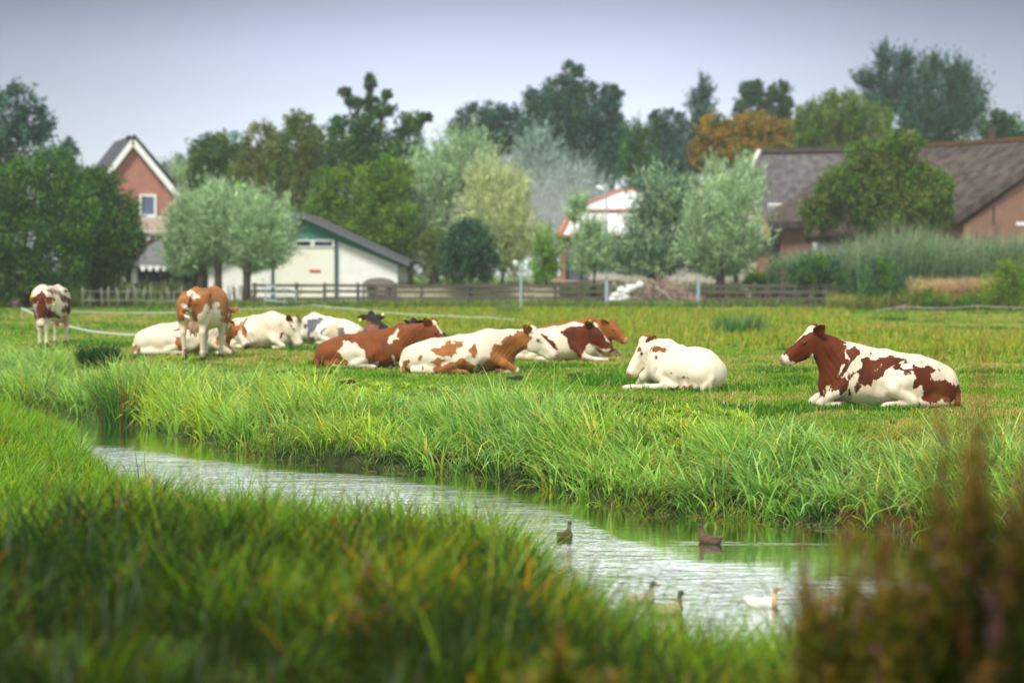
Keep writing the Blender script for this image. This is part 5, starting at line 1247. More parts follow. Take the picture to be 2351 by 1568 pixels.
    b = thing('black_barn', 'low black wooden barn with grey hipped roof behind the stakes', 'barn', (px(390, 0, D)[0], D, 0))
    xl, xr = w_(281, 0)[0], w_(505, 0)[0]; ze = w_(0, 604)[2]
    MB().box(((xl + xr) / 2, D + 3.5, ze / 2), (xr - xl, 7, ze)).build('wall', blackw, b)
    m = MB(); e1 = (xl - .25, D - .8, ze - .15); e2 = (xr + .4, D - .8, ze - .15); e3 = (xr + .4, D + 8, ze - .1); e4 = (xl - .25, D + 8, ze - .1); rl = (w_(385, 0)[0], D + 3.6, px(385, 533, D + 3.6)[2]); rr_ = (w_(440, 0)[0], D + 3.6, rl[2])
    for f_ in ([e1, e2, rr_, rl], [e2, e3, rr_], [e3, e4, rl, rr_], [e4, e1, rl]): m.poly(f_, .1, (0, 0, 1))
    m.build('roof', mat('grey_roof', (.17, .17, .19), .85, .15, .25, nscale=4), b)
    for a_, c_ in ((278, 289), (303, 316)):
        MB().box(((w_(a_, 0)[0] + w_(c_, 0)[0]) / 2, D - .06, (w_(0, 611)[2] + w_(0, 649)[2]) / 2), (w_(c_, 0)[0] - w_(a_, 0)[0], .08, w_(0, 611)[2] - w_(0, 649)[2])).build('window_shutter', trim, b)
    m = MB(); n = 9
    for i in range(n):
        xa = w_(326 + i * 16, 0)[0]; xb = w_(326 + (i + 1) * 16, 0)[0]; zt = ze - .14
        m.poly([(xa, D - .86, zt), (xb, D - .86, zt), ((xa + xb) / 2 + .08, D - .86, zt - .3), ((xa + xb) / 2 - .08, D - .86, zt - .3)], .04)
    m.build('scalloped_trim', trim, b)
    MB().box((w_(430, 0)[0], D - .3, .18), (3.4, .4, .36)).build('plinth', mat('pale_plinth', (.42, .40, .37), .9), b)

    # --- brick house
    D = 152.0; b = thing('brick_house', 'red brick house with steep dark roof and white verge boards', 'house', (px(330, 0, D)[0], D, 0))
    w_ = lambda x, y, dy=0: np.array((px(x, y, D)[0], D + dy, px(x, y, D)[2]))
    rd = np.array([-.30, .954, 0]) * 8.5
    ap = w_(310, 330); er = w_(438, 478); el = w_(192, 478)
    m = MB(); m.poly([(el[0], D, 0), (er[0], D, 0), er, ap, el], 8.3, tuple(rd)); m.build('wall', brick, b)
    m = MB(); ap2 = w_(310, 317); er2 = w_(447, 478); el2 = w_(180, 478); fo = -rd / 8.5 * .35
    for e in (er2, el2): m.poly([ap2 + fo, e + fo, e + rd, ap2 + rd], .18, (0, 0, 1))
    rf = m.build('roof', tile, b)
    lp = np.array(b.location)
    m = MB().tube([w_(304, 322) + rd * .12 - lp, w_(304, 311) + rd * .12 - lp], [.16, .2], 8); m.build('chimney_pipe', mat('black_pipe', (.02, .02, .02), .6), rf)
    m = MB().tube([w_(311, 325) + rd * .9 - lp, w_(311, 298) + rd * .9 - lp], [.05, .035], 6); m.build('vent_pipe', trim, rf)
    m = MB(); fo2 = np.array([0, -.45, 0])
    for e in (w_(441, 486), w_(186, 486)): m.bar(w_(310, 327) + fo2, e + fo2, .07, .34, (0, 0, 1))
    m.build('verge_board', trim, b)
    m = MB(); zc = (w_(0, 447)[2] + w_(0, 498)[2]) / 2; hh = w_(0, 447)[2] - w_(0, 498)[2]; xc = w_(341, 0)[0]; wd = w_(361, 0)[0] - w_(322, 0)[0]
    for s_ in (-1, 1): m.box((xc, D - .04, zc + s_ * (hh / 2 - .07)), (wd, .14, .14)); m.box((xc + s_ * (wd / 2 - .07), D - .041, zc), (.14, .138, hh - .28))
    f_ = m.build('window', trim, b); MB().box((xc - lp[0], -.02, zc), (wd - .28, .04, hh - .28)).build('pane', mat('blue_glass', (.10, .13, .24), .12, .5), f_)
    # balcony railing
    m = MB(); xa, xb = w_(326, 0)[0], w_(400, 0)[0]; zt, zb = w_(0, 501)[2], w_(0, 536)[2]; yb = D - 1.2
    m.box(((xa + xb) / 2, yb, zt), (xb - xa, .08, .12)); m.box(((xa + xb) / 2, yb, zb + .1), (xb - xa, .07, .08))
    n = 15
    for i in range(n + 1):
        x_ = xa + (xb - xa) * i / n; m.box((x_, yb, (zt + zb) / 2), (.07, .06, zt - zb - .13))
    m.build('railing', mat('cream_railing', (.72, .66, .56), .6), b)
    MB().box(((xa + xb) / 2, D - .6, zb - .05), (xb - xa + .1, 1.25, .16)).build('balcony', mat('balcony_floor', (.3, .3, .3), .8), b)
    m = MB(); m.poly([w_(300, 500, -1.0), w_(349, 548, -1.0), w_(349, 548, 2), w_(300, 500, 2)], .1, (0, 0, 1)); m.build('porch_roof', tile, b)
    m = MB(); m.bar(w_(300, 503, -1.05), w_(349, 551, -1.05), .06, .3); m.build('porch_verge_board', trim, b)

    # --- white roofed house with orange edging
    D = 143.0; b = thing('white_roofed_house', 'low house with a bright white roof edged in orange, half hidden by willows', 'house', (px(1500, 0, D)[0], D + 4, 0))
    P3 = lambda x, y, dy: np.array(px(x, y, D + dy))
    r1, r2_ = P3(1425, 441, 5), P3(1640, 441, 5); c1, c2 = P3(1312, 488, 0), P3(1735, 488, 0); c3, c4 = P3(1735, 488, 10), P3(1312, 488, 10); c3[2] = c4[2] = c1[2]
    s1, s2 = P3(1284, 546, -1), P3(1765, 546, -1); s3, s4 = P3(1765, 546, 11.5), P3(1284, 546, 11.5); s3[2] = s4[2] = s1[2]
    m = MB()
    for f_ in ([c1, c2, r2_, r1], [c2, c3, r2_], [c3, c4, r1, r2_], [c4, c1, r1], [s1, s2, c2, c1], [s2, s3, c3, c2], [s3, s4, c4, c3], [s4, s1, c1, c4]): m.poly(f_, .08, (0, 0, 1))
    m.build('roof', mat('white_roof_sheets', (.80, .80, .80), .5, .4, nscale=1.2, col2=(.62, .63, .66)), b)
    m = MB(); up = np.array([0, -.03, .12])
    for a_, c_ in ((r1, r2_), (r1, c1), (r2_, c2), (c1, c2), (c1, s1), (c2, s2), (s1, s2), (c4, c1), (s4, s1)): m.bar(a_ + up, c_ + up, .28, .14)
    m.build('ridge_tiles', mat('orange_tiles', (.55, .22, .12), .7, .2, .3), b)
    wl, wr = P3(1298, 0, 0)[0], P3(1752, 0, 0)[0]; zt = s1[2] - .02
    MB().box(((wl + wr) / 2, D + 5.2, zt / 2), (wr - wl, 10, zt)).build('wall', mat('plaster', (.62, .58, .52), .9, .1, .15), b)
    MB().box((P3(1322, 0, 0)[0], D + .12, 1.3), (1.4, .1, 2.4)).build('door', mat('blue_grey_door', (.10, .13, .18), .6), b)
    MB().box((P3(1292, 0, 0)[0], D - .3, 1.7), (.3, .3, 3.4)).build('brick_pillar', brick, b)
    for xx in (1400, 1450, 1600):
        f_ = MB().box((P3(xx, 0, 0)[0], D + .15, 2.3), (1.3, .12, 1.0)).build('window', trim, b)
        MB().box((P3(xx, 0, 0)[0] - b.location.x, -3.93, 2.3), (1.14, .06, .84)).build('pane', glassd, f_)
    # --- grey thatched house
    D = 152.0; b = thing('thatched_house', 'house under a weathered grey thatched roof with a white verge board', 'house', (px(1850, 0, D)[0], D, 0))
    P3 = lambda x, y, dy: np.array(px(x, y, D + dy))
    a1, a2 = P3(1745, 352, 3), P3(2050, 347, 3); e1, e2 = P3(1668, 512, -2), P3(2060, 512, -2); g1 = e1 + np.array([0, 10, 0]); g2 = e2 + np.array([0, 10, 0])
    m = MB(); m.poly([e1, e2, a2, a1], .35, (0, .4, -1)); m.poly([g2, g1, a1, a2], .35, (0, -.4, -1)); m.build('roof', thatch, b)
    m = MB(); m.bar(a1 + (-.08, -.2, .1), e1 + (-.08, -.2, .1), .25, .3); m.build('verge_board', mat('pale_verge', (.66, .62, .55), .7), b)
    m = MB(); m.bar(a1 + (0, 0, .15), a2 + (0, 0, .15), .5, .3); m.build('ridge', mat('ridge_thatch', (.10, .085, .075), .95, .1, .4), b)
    m = MB(); m.poly([(e1[0] + .5, e1[1] + .6, 0), (e1[0] + .5, e1[1] + 9.4, 0), (e1[0] + .5, e1[1] + 9.4, e1[2] - .2), (a1[0] + .3, a1[1], a1[2] - .5), (e1[0] + .5, e1[1] + .6, e1[2] - .2)], e2[0] - e1[0] - 1, (1, 0, 0)); m.build('wall', brick2, b)
    sk = MB().box(tuple(P3(1778, 477, -.9)), (.85, .12, .5), rot=Matrix.Rotation(.5, 3, 'X')).build('skylight', trim, b)
    # --- brick barn with brown thatch
    b = thing('thatched_barn', 'big barn with a mossy brown thatched roof and a brick gable at the right edge', 'barn', (px(2300, 0, 138)[0], 138, 0))
    A = np.array(px(2452, 315, 136)); El = np.array(px(2188, 498, 134)); Er = A * 2 - El; Er[2] = El[2]; Er[1] = 138; dv = np.array([-9.4, 16, 0])
    m = MB(); m.poly([El, A, A + dv, El + dv], .45, (.3, 0, -1)); m.poly([A, Er, Er + dv, A + dv], .45, (-.3, 0, -1)); m.build('roof', thatch2, b)
    m = MB(); m.bar(A + dv * .02 + (0, 0, .05), A + dv + (0, 0, .05), .5, .25); m.build('ridge', mat('mossy_ridge', (.16, .10, .05), .95, .1, .5), b)
    nrm = np.array([.1, .3, 0]); i_ = .6
    gl = El + np.array([.7, .4, -.45]); gr = Er + np.array([-.7, .4, -.45]); ga = A + np.array([0, .5, -.75])
    m = MB(); m.poly([(gl[0], gl[1], 0), (gr[0], gr[1], 0), gr, ga, gl], 17, tuple(dv)); m.build('wall', brick2, b)
    MB().box(tuple(px(2280, 495, 134.3)), (.08, .1, 1.0)).build('wall_anchor', mat('iron', (.03, .03, .03), .6), b)
    f_ = MB().box(tuple(px(2346, 514, 134.3)), (.7, .12, .2)).build('window', trim, b)
    m = MB(); ch = np.array(px(2275, 300, 145)); m.box(tuple(ch - np.array([0, 0, .3])), (.4, .4, 1.0)); m.build('chimney', mat('sooty_brick', (.07, .05, .045), .9), b)
    # low thatched lean-to
    b = thing('thatched_lean_to', 'low brown thatched lean-to peeping out under the wide olive green tree', 'shed', (px(1910, 0, 134)[0], 134, 0))
    m = MB(); m.poly([px(1848, 545, 133), px(1990, 545, 133), px(1990, 480, 136), px(1925, 480, 136)], .3, (0, 0, -1)); m.build('roof', thatch2, b)
    m = MB(); m.box((px(1925, 0, 134.6)[0], 134.8, 1.75), (2.6, 2.2, 3.5)); m.build('wall', white, b)
    # brick shed
    D = 131; b = thing('brick_shed', 'narrow pinkish brick shed wall between the pollard willow and the reeds', 'shed', (px(1757, 0, D)[0], D, 0))
    z_ = px(0, 584, D)[2]; MB().box((px(1757, 0, D)[0], D + 1, z_ / 2), (.8, 2, z_)).build('wall', brick2, b); MB().box((px(1757, 0, D)[0], D + 1, z_ + .06), (1.0, 2.2, .12)).build('roof', tile, b)
    MB().box((px(1726, 0, D)[0], D + 1, z_ / 2 - .2), (.55, 1.6, z_ - .5)).build('side_door', mat('buff_wall', (.52, .50, .38), .9), b)
    # low garden wall / pallets behind fence
    D = 127.5; b = thing('stone_wall', 'low buff wall behind the middle of the plank fence', 'wall', (px(1100, 0, D)[0], D, 0))
    MB().box((px(1100, 0, D)[0], D, .47), (px(1285, 0, D)[0] - px(915, 0, D)[0], .3, .94)).build('masonry', mat('buff_stone', (.46, .41, .30), .95, .1, nscale=4, col2=(.30, .31, .19)), b)
    MB().box((px(1100, 0, D)[0], D, .98), (px(1290, 0, D)[0] - px(912, 0, D)[0], .4, .08)).build('coping', mat('coping', (.38, .34, .26), .95), b)
    b = thing('garden_table', 'long pale table with pink cloth behind the fence left of the gate', 'table', (px(1340, 0, 127)[0], 127, 0))
    MB().box((px(1340, 0, 127)[0], 127, 1.28), (3.4, .9, .08)).build('tabletop', mat('pink_top', (.52, .34, .28), .8), b)
    for s_ in (-1.4, 1.4): MB().box((px(1340, 0, 127)[0] + s_, 127, .62), (.14, .7, 1.24)).build('leg', mat('table_leg', (.45, .36, .30), .8), b)

def build_fences():
    old = mat('weathered_planks', (.15, .125, .11), .9, .15, .4, nscale=3, col2=(.07, .06, .055), bump=.4, stretch=(.4, 4, 8)); moss = mat('mossy_post', (.16, .16, .07), .95, .1, nscale=4, col2=(.09, .08, .06), bump=.4)
    steel = mat('galvanised', (.42, .50, .58), .45, .5, metal=.35)
    def plank_fence(label, x0, x1, d0, d1, posts, rails, tall=None):
        b = thing('plank_fence', label, 'fence', (px((x0 + x1) / 2, 0, (d0 + d1) / 2)[0], (d0 + d1) / 2, 0), 'old plank fences across the pasture')
        X0, X1 = px(x0, 0, d0)[0], px(x1, 0, d1)[0]
        for k, zr in enumerate(rails):
            m = MB(); n = max(2, int((X1 - X0) / 3.2))
            for i in range(n):
                xa = X0 + (X1 - X0) * i / n; xb = X0 + (X1 - X0) * (i + 1) / n - .02; ya = d0 + (d1 - d0) * i / n; yb = d0 + (d1 - d0) * (i + 1) / n
                m.bar((xa, ya - .08, zr + random.uniform(-.03, .03)), (xb, yb - .08, zr + random.uniform(-.03, .03)), .04, .14)
            m.build('rail', old, b)
        for i, vx in enumerate(posts):
            t = (vx - x0) / (x1 - x0); d = d0 + (d1 - d0) * t; h = 1.22 if not (tall and vx in tall) else tall[vx]
            MB().box((px(vx, 0, d)[0], d + .02, h / 2 - .1), (.16, .15, h + .2), rz=random.uniform(-.2, .2)).build('post', moss if i % 3 else old, b, bevel=.02)
    plank_fence('long weathered plank fence running from the white barn to the gate', 578, 1392, 120.5, 120.5, [585, 681, 745, 822, 908, 968, 1075, 1130, 1197, 1275, 1330, 1385], [.12, .45, .78, 1.08])
    plank_fence('short weathered plank fence right of the gate, ending at the shrubs', 1612, 1921, 120, 118.5, [1616, 1668, 1733, 1797, 1860, 1915], [.10, .42, .76, 1.06], {1797: 1.75})
    # gate with its two posts
    D = 120.3; g = thing('field_gate', 'wire mesh field gate between two pale steel posts', 'gate', (px(1500, 0, D)[0], D, 0))
    for vx in (1393, 1604): MB().tube([(px(vx, 0, D)[0], D, -.2), (px(vx, 0, D)[0], D, 1.32)], .10, 10).build('post', steel, g)
    MB().box((px(1500, 0, D)[0], D, .6), (.12, .12, 1.2)).build('middle_post', old, g)
    m = MB(); xa, xb = px(1396, 0, D)[0], px(1601, 0, D)[0]; wire = mat('fence_wire', (.35, .33, .30), .5, .5, metal=.6)
    for zr in (.12, .3, .5, .72, .95, 1.12): m.tube([(xa, D, zr), (xb, D, zr)], .010, 5)
    for i in range(31): x_ = xa + (xb - xa) * i / 30; m.tube([(x_, D + .01, .1), (x_, D + .01, 1.12)], .008, 4)
    m.build('mesh', wire, g)
    # tilted metal gate
    D = 119.6; g = thing('metal_gate', 'tilted pale blue tubular gate leaning by the left end of the plank fence', 'gate', (px(642, 0, D)[0], D, 0))
    tl, tr, bl, brr = (612, 655), (681, 668), (606, 703), (676, 708)
    m = MB(); P = lambda x, y: px(x, y, D)
    for t in (0, .36, .70, 1.0):
        a_ = (tl[0] + (bl[0] - tl[0]) * t, tl[1] + (bl[1] - tl[1]) * t); c_ = (tr[0] + (brr[0] - tr[0]) * t, tr[1] + (brr[1] - tr[1]) * t); m.tube([P(*a_), P(*c_)], .035, 8)
    m.build('rail', steel, g); m = MB()
    for t in (0, .33, .66, 1.0):
        a_ = (tl[0] + (tr[0] - tl[0]) * t, tl[1] + (tr[1] - tl[1]) * t); c_ = (bl[0] + (brr[0] - bl[0]) * t, bl[1] + (brr[1] - bl[1]) * t); m.tube([P(*a_), P(*c_)], .033 if t in (0, 1.0) else .022, 8)
    m.build('upright', steel, g)
    # slanted stake
    m = MB(); m.bar(px(566, 705, 119.5), px(590, 668, 119.5), .14, .14); o = m.build('leaning_stake', old, None); tag(o, 'dark plank leaning against the left end of the plank fence', 'stake')
    # small wooden hurdle behind
    D = 124; g = thing('wooden_hurdle', 'grey wooden hurdle gate left of the black barn', 'gate', (px(244, 0, D)[0], D, 0)); gw = mat('grey_wood', (.17, .16, .15), .9)
    for vx in (216, 243, 271): MB().box((px(vx, 0, D)[0], D, .85), (.12, .12, 1.9)).build('post', gw, g)
    for y_ in (648, 660, 674): MB().bar(px(216, y_ + 2, D - .1), px(271, y_ - 2, D - .1), .05, .13).build('rail', gw, g)
    # grey stakes in a row
    sw = mat('grey_stake', (.24, .225, .19), .9, .1, .35, nscale=6)
    xs = [191, 208, 236, 251, 270, 292, 310, 330, 349, 374, 388, 400, 417, 527, 548, 556]
    first = None
    for i, vx in enumerate(xs):
        d = 112.5 + (i % 3) * .8; h = 1.0 + .12 * random.random(); X = px(vx, 0, d)[0]
        m = MB().tube([(0, 0, -.2), (random.uniform(-.05, .05), 0, h * .6), (random.uniform(-.09, .09), 0, h)], [.048, .045, .04], 8)
        o = link('fence_stake', mb_mesh(m, 'fence_stake'), sw); o.location = (X, d, float(ground_z(X, d)))
        if i < 13: tag(o, 'round grey stake of the wire fence in front of the black barn', 'stake', 'grey fence stakes before the black barn')
        else: tag(o, 'round grey stake in front of the white barn wall, right of the standing cow', 'stake', 'grey fence stakes before the white barn')
    wr = mat('thin_wire', (.5, .5, .48), .5, .5)
    b = thing('wire_strands', 'two thin wires strung along the grey stakes', 'wire', (px(300, 0, 112.6)[0], 112.6, 0))
    for zz in (.45, .85):
        m = MB().tube([(px(v, 0, 112.6)[0], 112.5, zz + .03 * math.sin(v)) for v in xs[:13]], .008, 4); m.build('strand', wr, b)
    # electric tapes
    tape = mat('white_tape', (.62, .66, .64), .6)
    def tape_line(label, pts, w_=.045):
        P = []
        for (x0, y0, d0), (x1, y1, d1) in zip(pts[:-1], pts[1:]):
            for k in range(9):
                t = k / 9; sag = 1.2 * 4 * t * (1 - t); d = 1 / ((1 - t) / d0 + t / d1)
                P.append(px(x0 + (x1 - x0) * t, y0 + (y1 - y0) * t + sag, d))
        P.append(px(*pts[-1])); m = MB()
        for a_, c_ in zip(P[:-1], P[1:]): m.bar(a_, c_, .008, w_)
        o = m.build('fence_tape', tape, None); tag(o, label, 'fence tape', 'white electric fence tapes')
    tape_line('white fence tape sloping down from the thin stake behind the head-on standing cow', [(50, 708, 68), (133, 742, 64), (215, 761, 62), (322, 769, 60)], .045)
    tape_line('white fence tape running level from the thin stake to the rear-view standing cow', [(50, 708, 68), (170, 715, 80), (300, 718, 82), (425, 716, 83)], .035)
    tape_line('white fence tape before the barns, from the rear-view standing cow to beyond the black cows', [(535, 711, 90), (650, 706, 92), (720, 700, 94), (800, 708, 92), (900, 718, 88), (1030, 725, 86), (1120, 728, 85), (1195, 734, 84)], .03)
    tape_line('white fence tape along the shrubs at the right edge', [(2010, 712, 100), (2075, 703, 100), (2150, 707, 100), (2245, 702, 101), (2360, 706, 101), (2420, 707, 101)], .02)
    def stake(label, vx, yb, yt, r=.012, grp=None):
        d = gd(yb); X = px(vx, 0, d)[0]; h = (yb - yt) * d / FPX
        m = MB().tube([(0, 0, -.1), (0, 0, h)], r, 6); o = link('tape_stake', mb_mesh(m, 'tape_stake'), mat('tape_stake', (.35, .25, .15), .7)); o.location = (X, d, 0); tag(o, label, 'stake')
    stake('thin brown stake where two white tapes meet at the far left', 50, 771, 706, .018)
    stake('thin stake carrying the white tape under the right-hand bushes', 2245, 727, 700, .02); stake('thin stake carrying the white tape near the pink flowers', 2075, 722, 701, .02)
    stake('thin stake carrying the tape in front of the metal gate', 716, 745, 700, .012)
    # twin lamp
    D = 117.0; b = thing('twin_lamp', 'pale post with two lamp heads above the middle of the plank fence', 'lamp', (px(1196, 0, D)[0], D, 0)); lp = mat('lamp_paint', (.38, .47, .50), .5); X = b.location.x
    MB().tube([(X, D, 0), (X, D, px(0, 606, D)[2])], [.06, .045], 8).build('pole', lp, b); MB().bar((X - .28, D, px(0, 607, D)[2]), (X + .28, D, px(0, 607, D)[2]), .05, .05).build('crossbar', lp, b)
    for s_ in (-1, 1): MB().tube([(X + s_ * .27, D, px(0, 611, D)[2]), (X + s_ * .27, D, px(0, 603, D)[2]), (X + s_ * .27, D, px(0, 598, D)[2])], [.07, .13, .10], 10).build('lamp_head', mat('lamp_glass', (.75, .82, .85), .3), b)
    D = 140; b = thing('street_lamp', 'small white curved lamp head over the white roofed house', 'lamp', (px(1392, 0, D)[0], D, 0)); X = b.location.x; zt = px(0, 436, D)[2]
    MB().tube([(X, D, 0), (X, D, zt - .6), (X - .08, D, zt - .2), (X - .25, D, zt)], [.07, .05, .045, .04], 8).build('pole', lp, b)
    MB().tube([(X - .2, D, zt - .02), (X - .42, D, zt + .12), (X - .60, D, zt + .16)], [.10, .14, .05], 8).build('lamp_head', trimw(), b)
    # heap of branches and white bags
    D = 123.0; r2 = np.random.default_rng(5); m = MB(); cx_ = px(1522, 0, D)[0]
    HB = []
    for i in range(420):
        a_ = r2.normal(0, 1.25); z = max(.05, 1.25 * math.exp(-(a_ / 1.3) ** 2) * r2.random() + .05); p0 = np.array([cx_ + a_, D + r2.normal(0, .4), z]); v = np.array([r2.normal(0, 1), r2.normal(0, .5), r2.normal(0, .35)]); v *= (.4 + .6 * r2.random()) / np.linalg.norm(v)
        p1 = p0 + v; p1[2] = max(.03, p1[2]); p0[2] = max(.03, p0[2]); m.tube([p0, p1], [.042, .020], 5)
    tag(m.build('branch_heap', mat('dead_branches', (.50, .34, .28), .9, .1, .4, nscale=6), None), 'heap of pinkish-brown cut branches behind the field gate', 'branches', kind='stuff')
    pb = mat('pale_bark', (.45, .36, .27), .9)
    tag(MB().tube([px(1490, 652, D - 1), px(1530, 675, D - 1), px(1545, 697, D - 1)], [.05, .06, .05], 7).build('bare_branch', pb, None), 'thick pale branch slanting down across the front of the branch heap', 'branch')
    tag(MB().tube([px(1440, 640, D), px(1466, 636, D), px(1500, 645, D), px(1512, 668, D - .5)], [.03, .03, .045, .04], 7).build('bare_branch', pb, None), 'curved pale branch arching over the top of the branch heap', 'branch')
    bag = mat('white_sack', (.84, .84, .84), .6, .3)
    P0 = [(1408, 688), (1424, 690), (1414, 678), (1430, 676), (1440, 668), (1426, 666), (1448, 662), (1456, 660), (1468, 655), (1436, 684), (1400, 694)]
    for i, (x, y) in enumerate(P0):
        p = px(x, y, 122.2); E = [('e', (0, 0, 0), (.26, .22, .17), None, .05), ('e', (.1, .03, .05), (.16, .15, .12), None, .05), ('e', (-.12, 0, .02), (.14, .16, .12), None, .05)]
        V, F = surface_nets(E, .05); o = link('white_sack', np_mesh('white_sack', V, F, smooth=True), bag); o.location = (p[0], 122.2, max(.15, p[2])); o.rotation_euler = (0, random.uniform(-.4, .4), random.random() * 3)
        tag(o, 'bulging white sack piled behind the steel gate post', 'sack', 'white sacks behind the gate')
    for i, (x, y, c) in enumerate([(1374, 692, (.62, .45, .35)), (1385, 694, (.7, .55, .45)), (1366, 693, (.55, .4, .3))]):
        p = px(x, y, 121.5); V, F = surface_nets([('e', (0, 0, 0), (.22, .18, .12), None, .05), ('e', (.1, 0, .03), (.12, .12, .1), None, .05)], .04); o = link('sandstone_rock', np_mesh('sandstone_rock', V, F, smooth=True), mat('rock', c, .9)); o.location = (p[0], 121.5, .08)
        tag(o, 'pinkish rock on the ground left of the white sacks', 'rock', 'rocks by the gate')
    b = thing('plastic_barrel', 'yellow and blue barrel showing above the branch heap', 'barrel', (px(1508, 0, 125.5)[0], 125.5, 0)); X = b.location.x
    MB().tube([(X - .35, 125.5, 1.46), (X, 125.5, 1.46)], [.19, .20], 12).build('yellow_end', mat('yellow_plastic', (.80, .42, .06), .4), b); MB().tube([(X, 125.5, 1.46), (X + .32, 125.5, 1.46)], [.20, .18], 12).build('blue_end', mat('blue_plastic', (.12, .35, .55), .4), b)
    MB().box((X, 125.5, .63), (.9, .5, 1.27)).build('stand', mat('grey_crate', (.25, .27, .28), .8), b)
    # pink flowers at the tape, dung, clover heads
    for vx, vy, lb in ((2072, 706, 'small magenta flowers by the white tape at the right'), (36, 697, 'tiny magenta flower spike at the far left by the trees')):
        d = gd(720); r2 = np.random.default_rng(vx); p = px(vx, vy, d); n = 60
        base = np.stack([p[0] + r2.normal(0, .09, n), d + r2.normal(0, .08, n), p[2] + r2.normal(0, .09, n)], 1)
        V, F, c = merge([blades(base, .05 * np.ones(n), .04 * np.ones(n), r2.random(n) * 6, r2.random(n), r2.random(n), np.tile((.50, .16, .42), (n, 1)), 1),
                         blades(np.stack([p[0] + r2.normal(0, .1, 20), d + r2.normal(0, .1, 20), np.zeros(20)], 1), np.full(20, max(.25, p[2])), .015 * np.ones(20), r2.random(20) * 6, .1 * np.ones(20), .1 * np.ones(20), np.tile((.12, .25, .05), (20, 1)), 2)])
        tag(link('meadow_flowers', np_mesh('meadow_flowers', V, F, c), BLADE), lb, 'flowers')
    r2 = np.random.default_rng(9); n = 170; x, y = frus(n, 30, 60); k = (y - far_edge(x)) > 5; x, y = x[k], y[k]; parts = []
    for xx, yy in zip(x, y):
        z = float(ground_z(xx, yy)) + .11; m_ = 9; b0 = np.tile((xx, yy, z), (m_, 1)) + r2.normal(0, .006, (m_, 3)); parts.append(blades(b0, .02 * np.ones(m_), .012 * np.ones(m_), r2.random(m_) * 6.28, r2.random(m_) * 1.5, np.zeros(m_), np.tile((.7, .68, .6), (m_, 1)), 1))
    V, F, c = merge(parts); tag(link('clover_flowers', np_mesh('clover_flowers', V, F, c), BLADE), 'white clover heads scattered in the short pasture grass', 'flowers', kind='stuff')
    dung = mat('dung', (.035, .025, .018), .9, .2, .4, nscale=12, bump=.8)
    for vx, vy, lb in ((1180, 1318 * .66356, 'flat dark dung pat near the long patchy cow'), (1320, 866, 'small dark dung pat between the long cow and the white cow'), (795, 882, 'reddish-brown dung pat above the bank grass in the centre left')):
        d = gd(vy); X = px(vx, 0, d)[0]; V, F = surface_nets([('e', (0, 0, .03), (.16, .13, .045), None, .02), ('e', (.08, .04, .05), (.08, .07, .04), None, .02)], .02)
        o = link('dung_pat', np_mesh('dung_pat', V, F, smooth=True), dung); o.location = (X, d, float(ground_z(X, d))); tag(o, lb, 'dung')
def trimw(): return mat('white_enamel', (.85, .86, .86), .4)

def build_water_litter():
    # floating leaves and broken stalks along the far waterline
    r2 = np.random.default_rng(21); n = 420; x = r2.uniform(-10, 7, n); y = far_edge(x) - r2.random(n) ** 2 * .9 + .1
    base = np.stack([x, y, np.full(n, WZ + .006)], 1); cols = np.array([(.20, .17, .07), (.30, .28, .16), (.10, .16, .04), (.35, .25, .12)])[r2.integers(0, 4, n)]
    V, F, c = blades(base, .05 + .25 * r2.random(n) ** 2, .02 + .02 * r2.random(n), r2.normal(0, .6, n), np.full(n, 1.55), np.zeros(n), cols, 2)
    V[:, 2] = np.maximum(V[:, 2], WZ + .004)
    tag(link('floating_litter', np_mesh('floating_litter', V, F, c), BLADE), 'dead leaves and stalks floating along the far waterline', 'plant litter', kind='stuff')

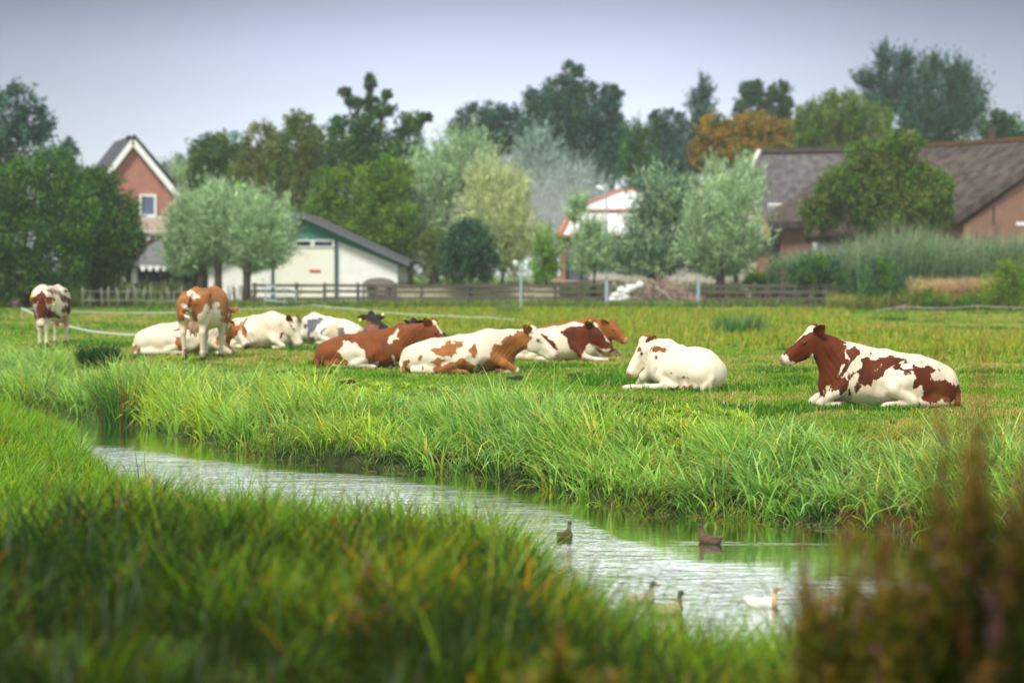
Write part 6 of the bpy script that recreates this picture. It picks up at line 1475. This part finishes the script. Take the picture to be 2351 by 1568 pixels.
def build_smoke():
    # drifting garden smoke between the middle willows
    D = 150; m = bpy.data.materials.new('smoke'); m.use_nodes = True; t = m.node_tree; t.nodes.clear()
    o = t.nodes.new('ShaderNodeOutputMaterial'); v = t.nodes.new('ShaderNodeVolumePrincipled'); v.inputs['Color'].default_value = (.93, .96, 1, 1)
    tc = t.nodes.new('ShaderNodeTexCoord'); ln = t.nodes.new('ShaderNodeVectorMath'); ln.operation = 'LENGTH'; t.links.new(tc.outputs['Object'], ln.inputs[0])
    mr_ = t.nodes.new('ShaderNodeMapRange'); mr_.inputs['From Min'].default_value = 1.0; mr_.inputs['From Max'].default_value = .1; mr_.inputs['To Min'].default_value = 0; mr_.inputs['To Max'].default_value = .085
    mr_.interpolation_type = 'SMOOTHSTEP'
    t.links.new(ln.outputs['Value'], mr_.inputs['Value']); t.links.new(mr_.outputs[0], v.inputs['Density']); t.links.new(v.outputs[0], o.inputs['Volume'])
    bm = bmesh.new(); bmesh.ops.create_icosphere(bm, subdivisions=3, radius=1.0); me = bpy.data.meshes.new('smoke'); bm.to_mesh(me); bm.free()
    ob = link('smoke', me, m); p = px(1235, 545, 148); ob.location = tuple(p); ob.scale = (7.5, 6.0, 6.4); m.cycles.volume_step_rate = 4
    tag(ob, 'pale bluish smoke drifting between the silver willows', 'smoke', kind='stuff')

# haze: even air over the whole place
def build_haze(density):
    bm = bmesh.new(); bmesh.ops.create_cube(bm, size=1.0); me = bpy.data.meshes.new('haze'); bm.to_mesh(me); bm.free()
    m = bpy.data.materials.new('haze'); m.use_nodes = True; t = m.node_tree; t.nodes.clear()
    o = t.nodes.new('ShaderNodeOutputMaterial'); v = t.nodes.new('ShaderNodeVolumePrincipled'); v.inputs['Color'].default_value = (.90, .94, 1.0, 1); v.inputs['Density'].default_value = density; v.inputs['Anisotropy'].default_value = .2
    t.links.new(v.outputs[0], o.inputs['Volume']); ob = link('haze', me, m); ob.scale = (1300, 1100, 40); ob.location = (0, 430, 17); ob['kind'] = 'stuff'; ob['label'] = 'thin bluish haze over the pasture and the farm'; ob['category'] = 'haze'

build_herd()
build_ducks()
build_trees()
build_farm()
build_fences()
build_plants()
build_grass()
build_water_litter()
build_haze(.00042)
build_smoke()
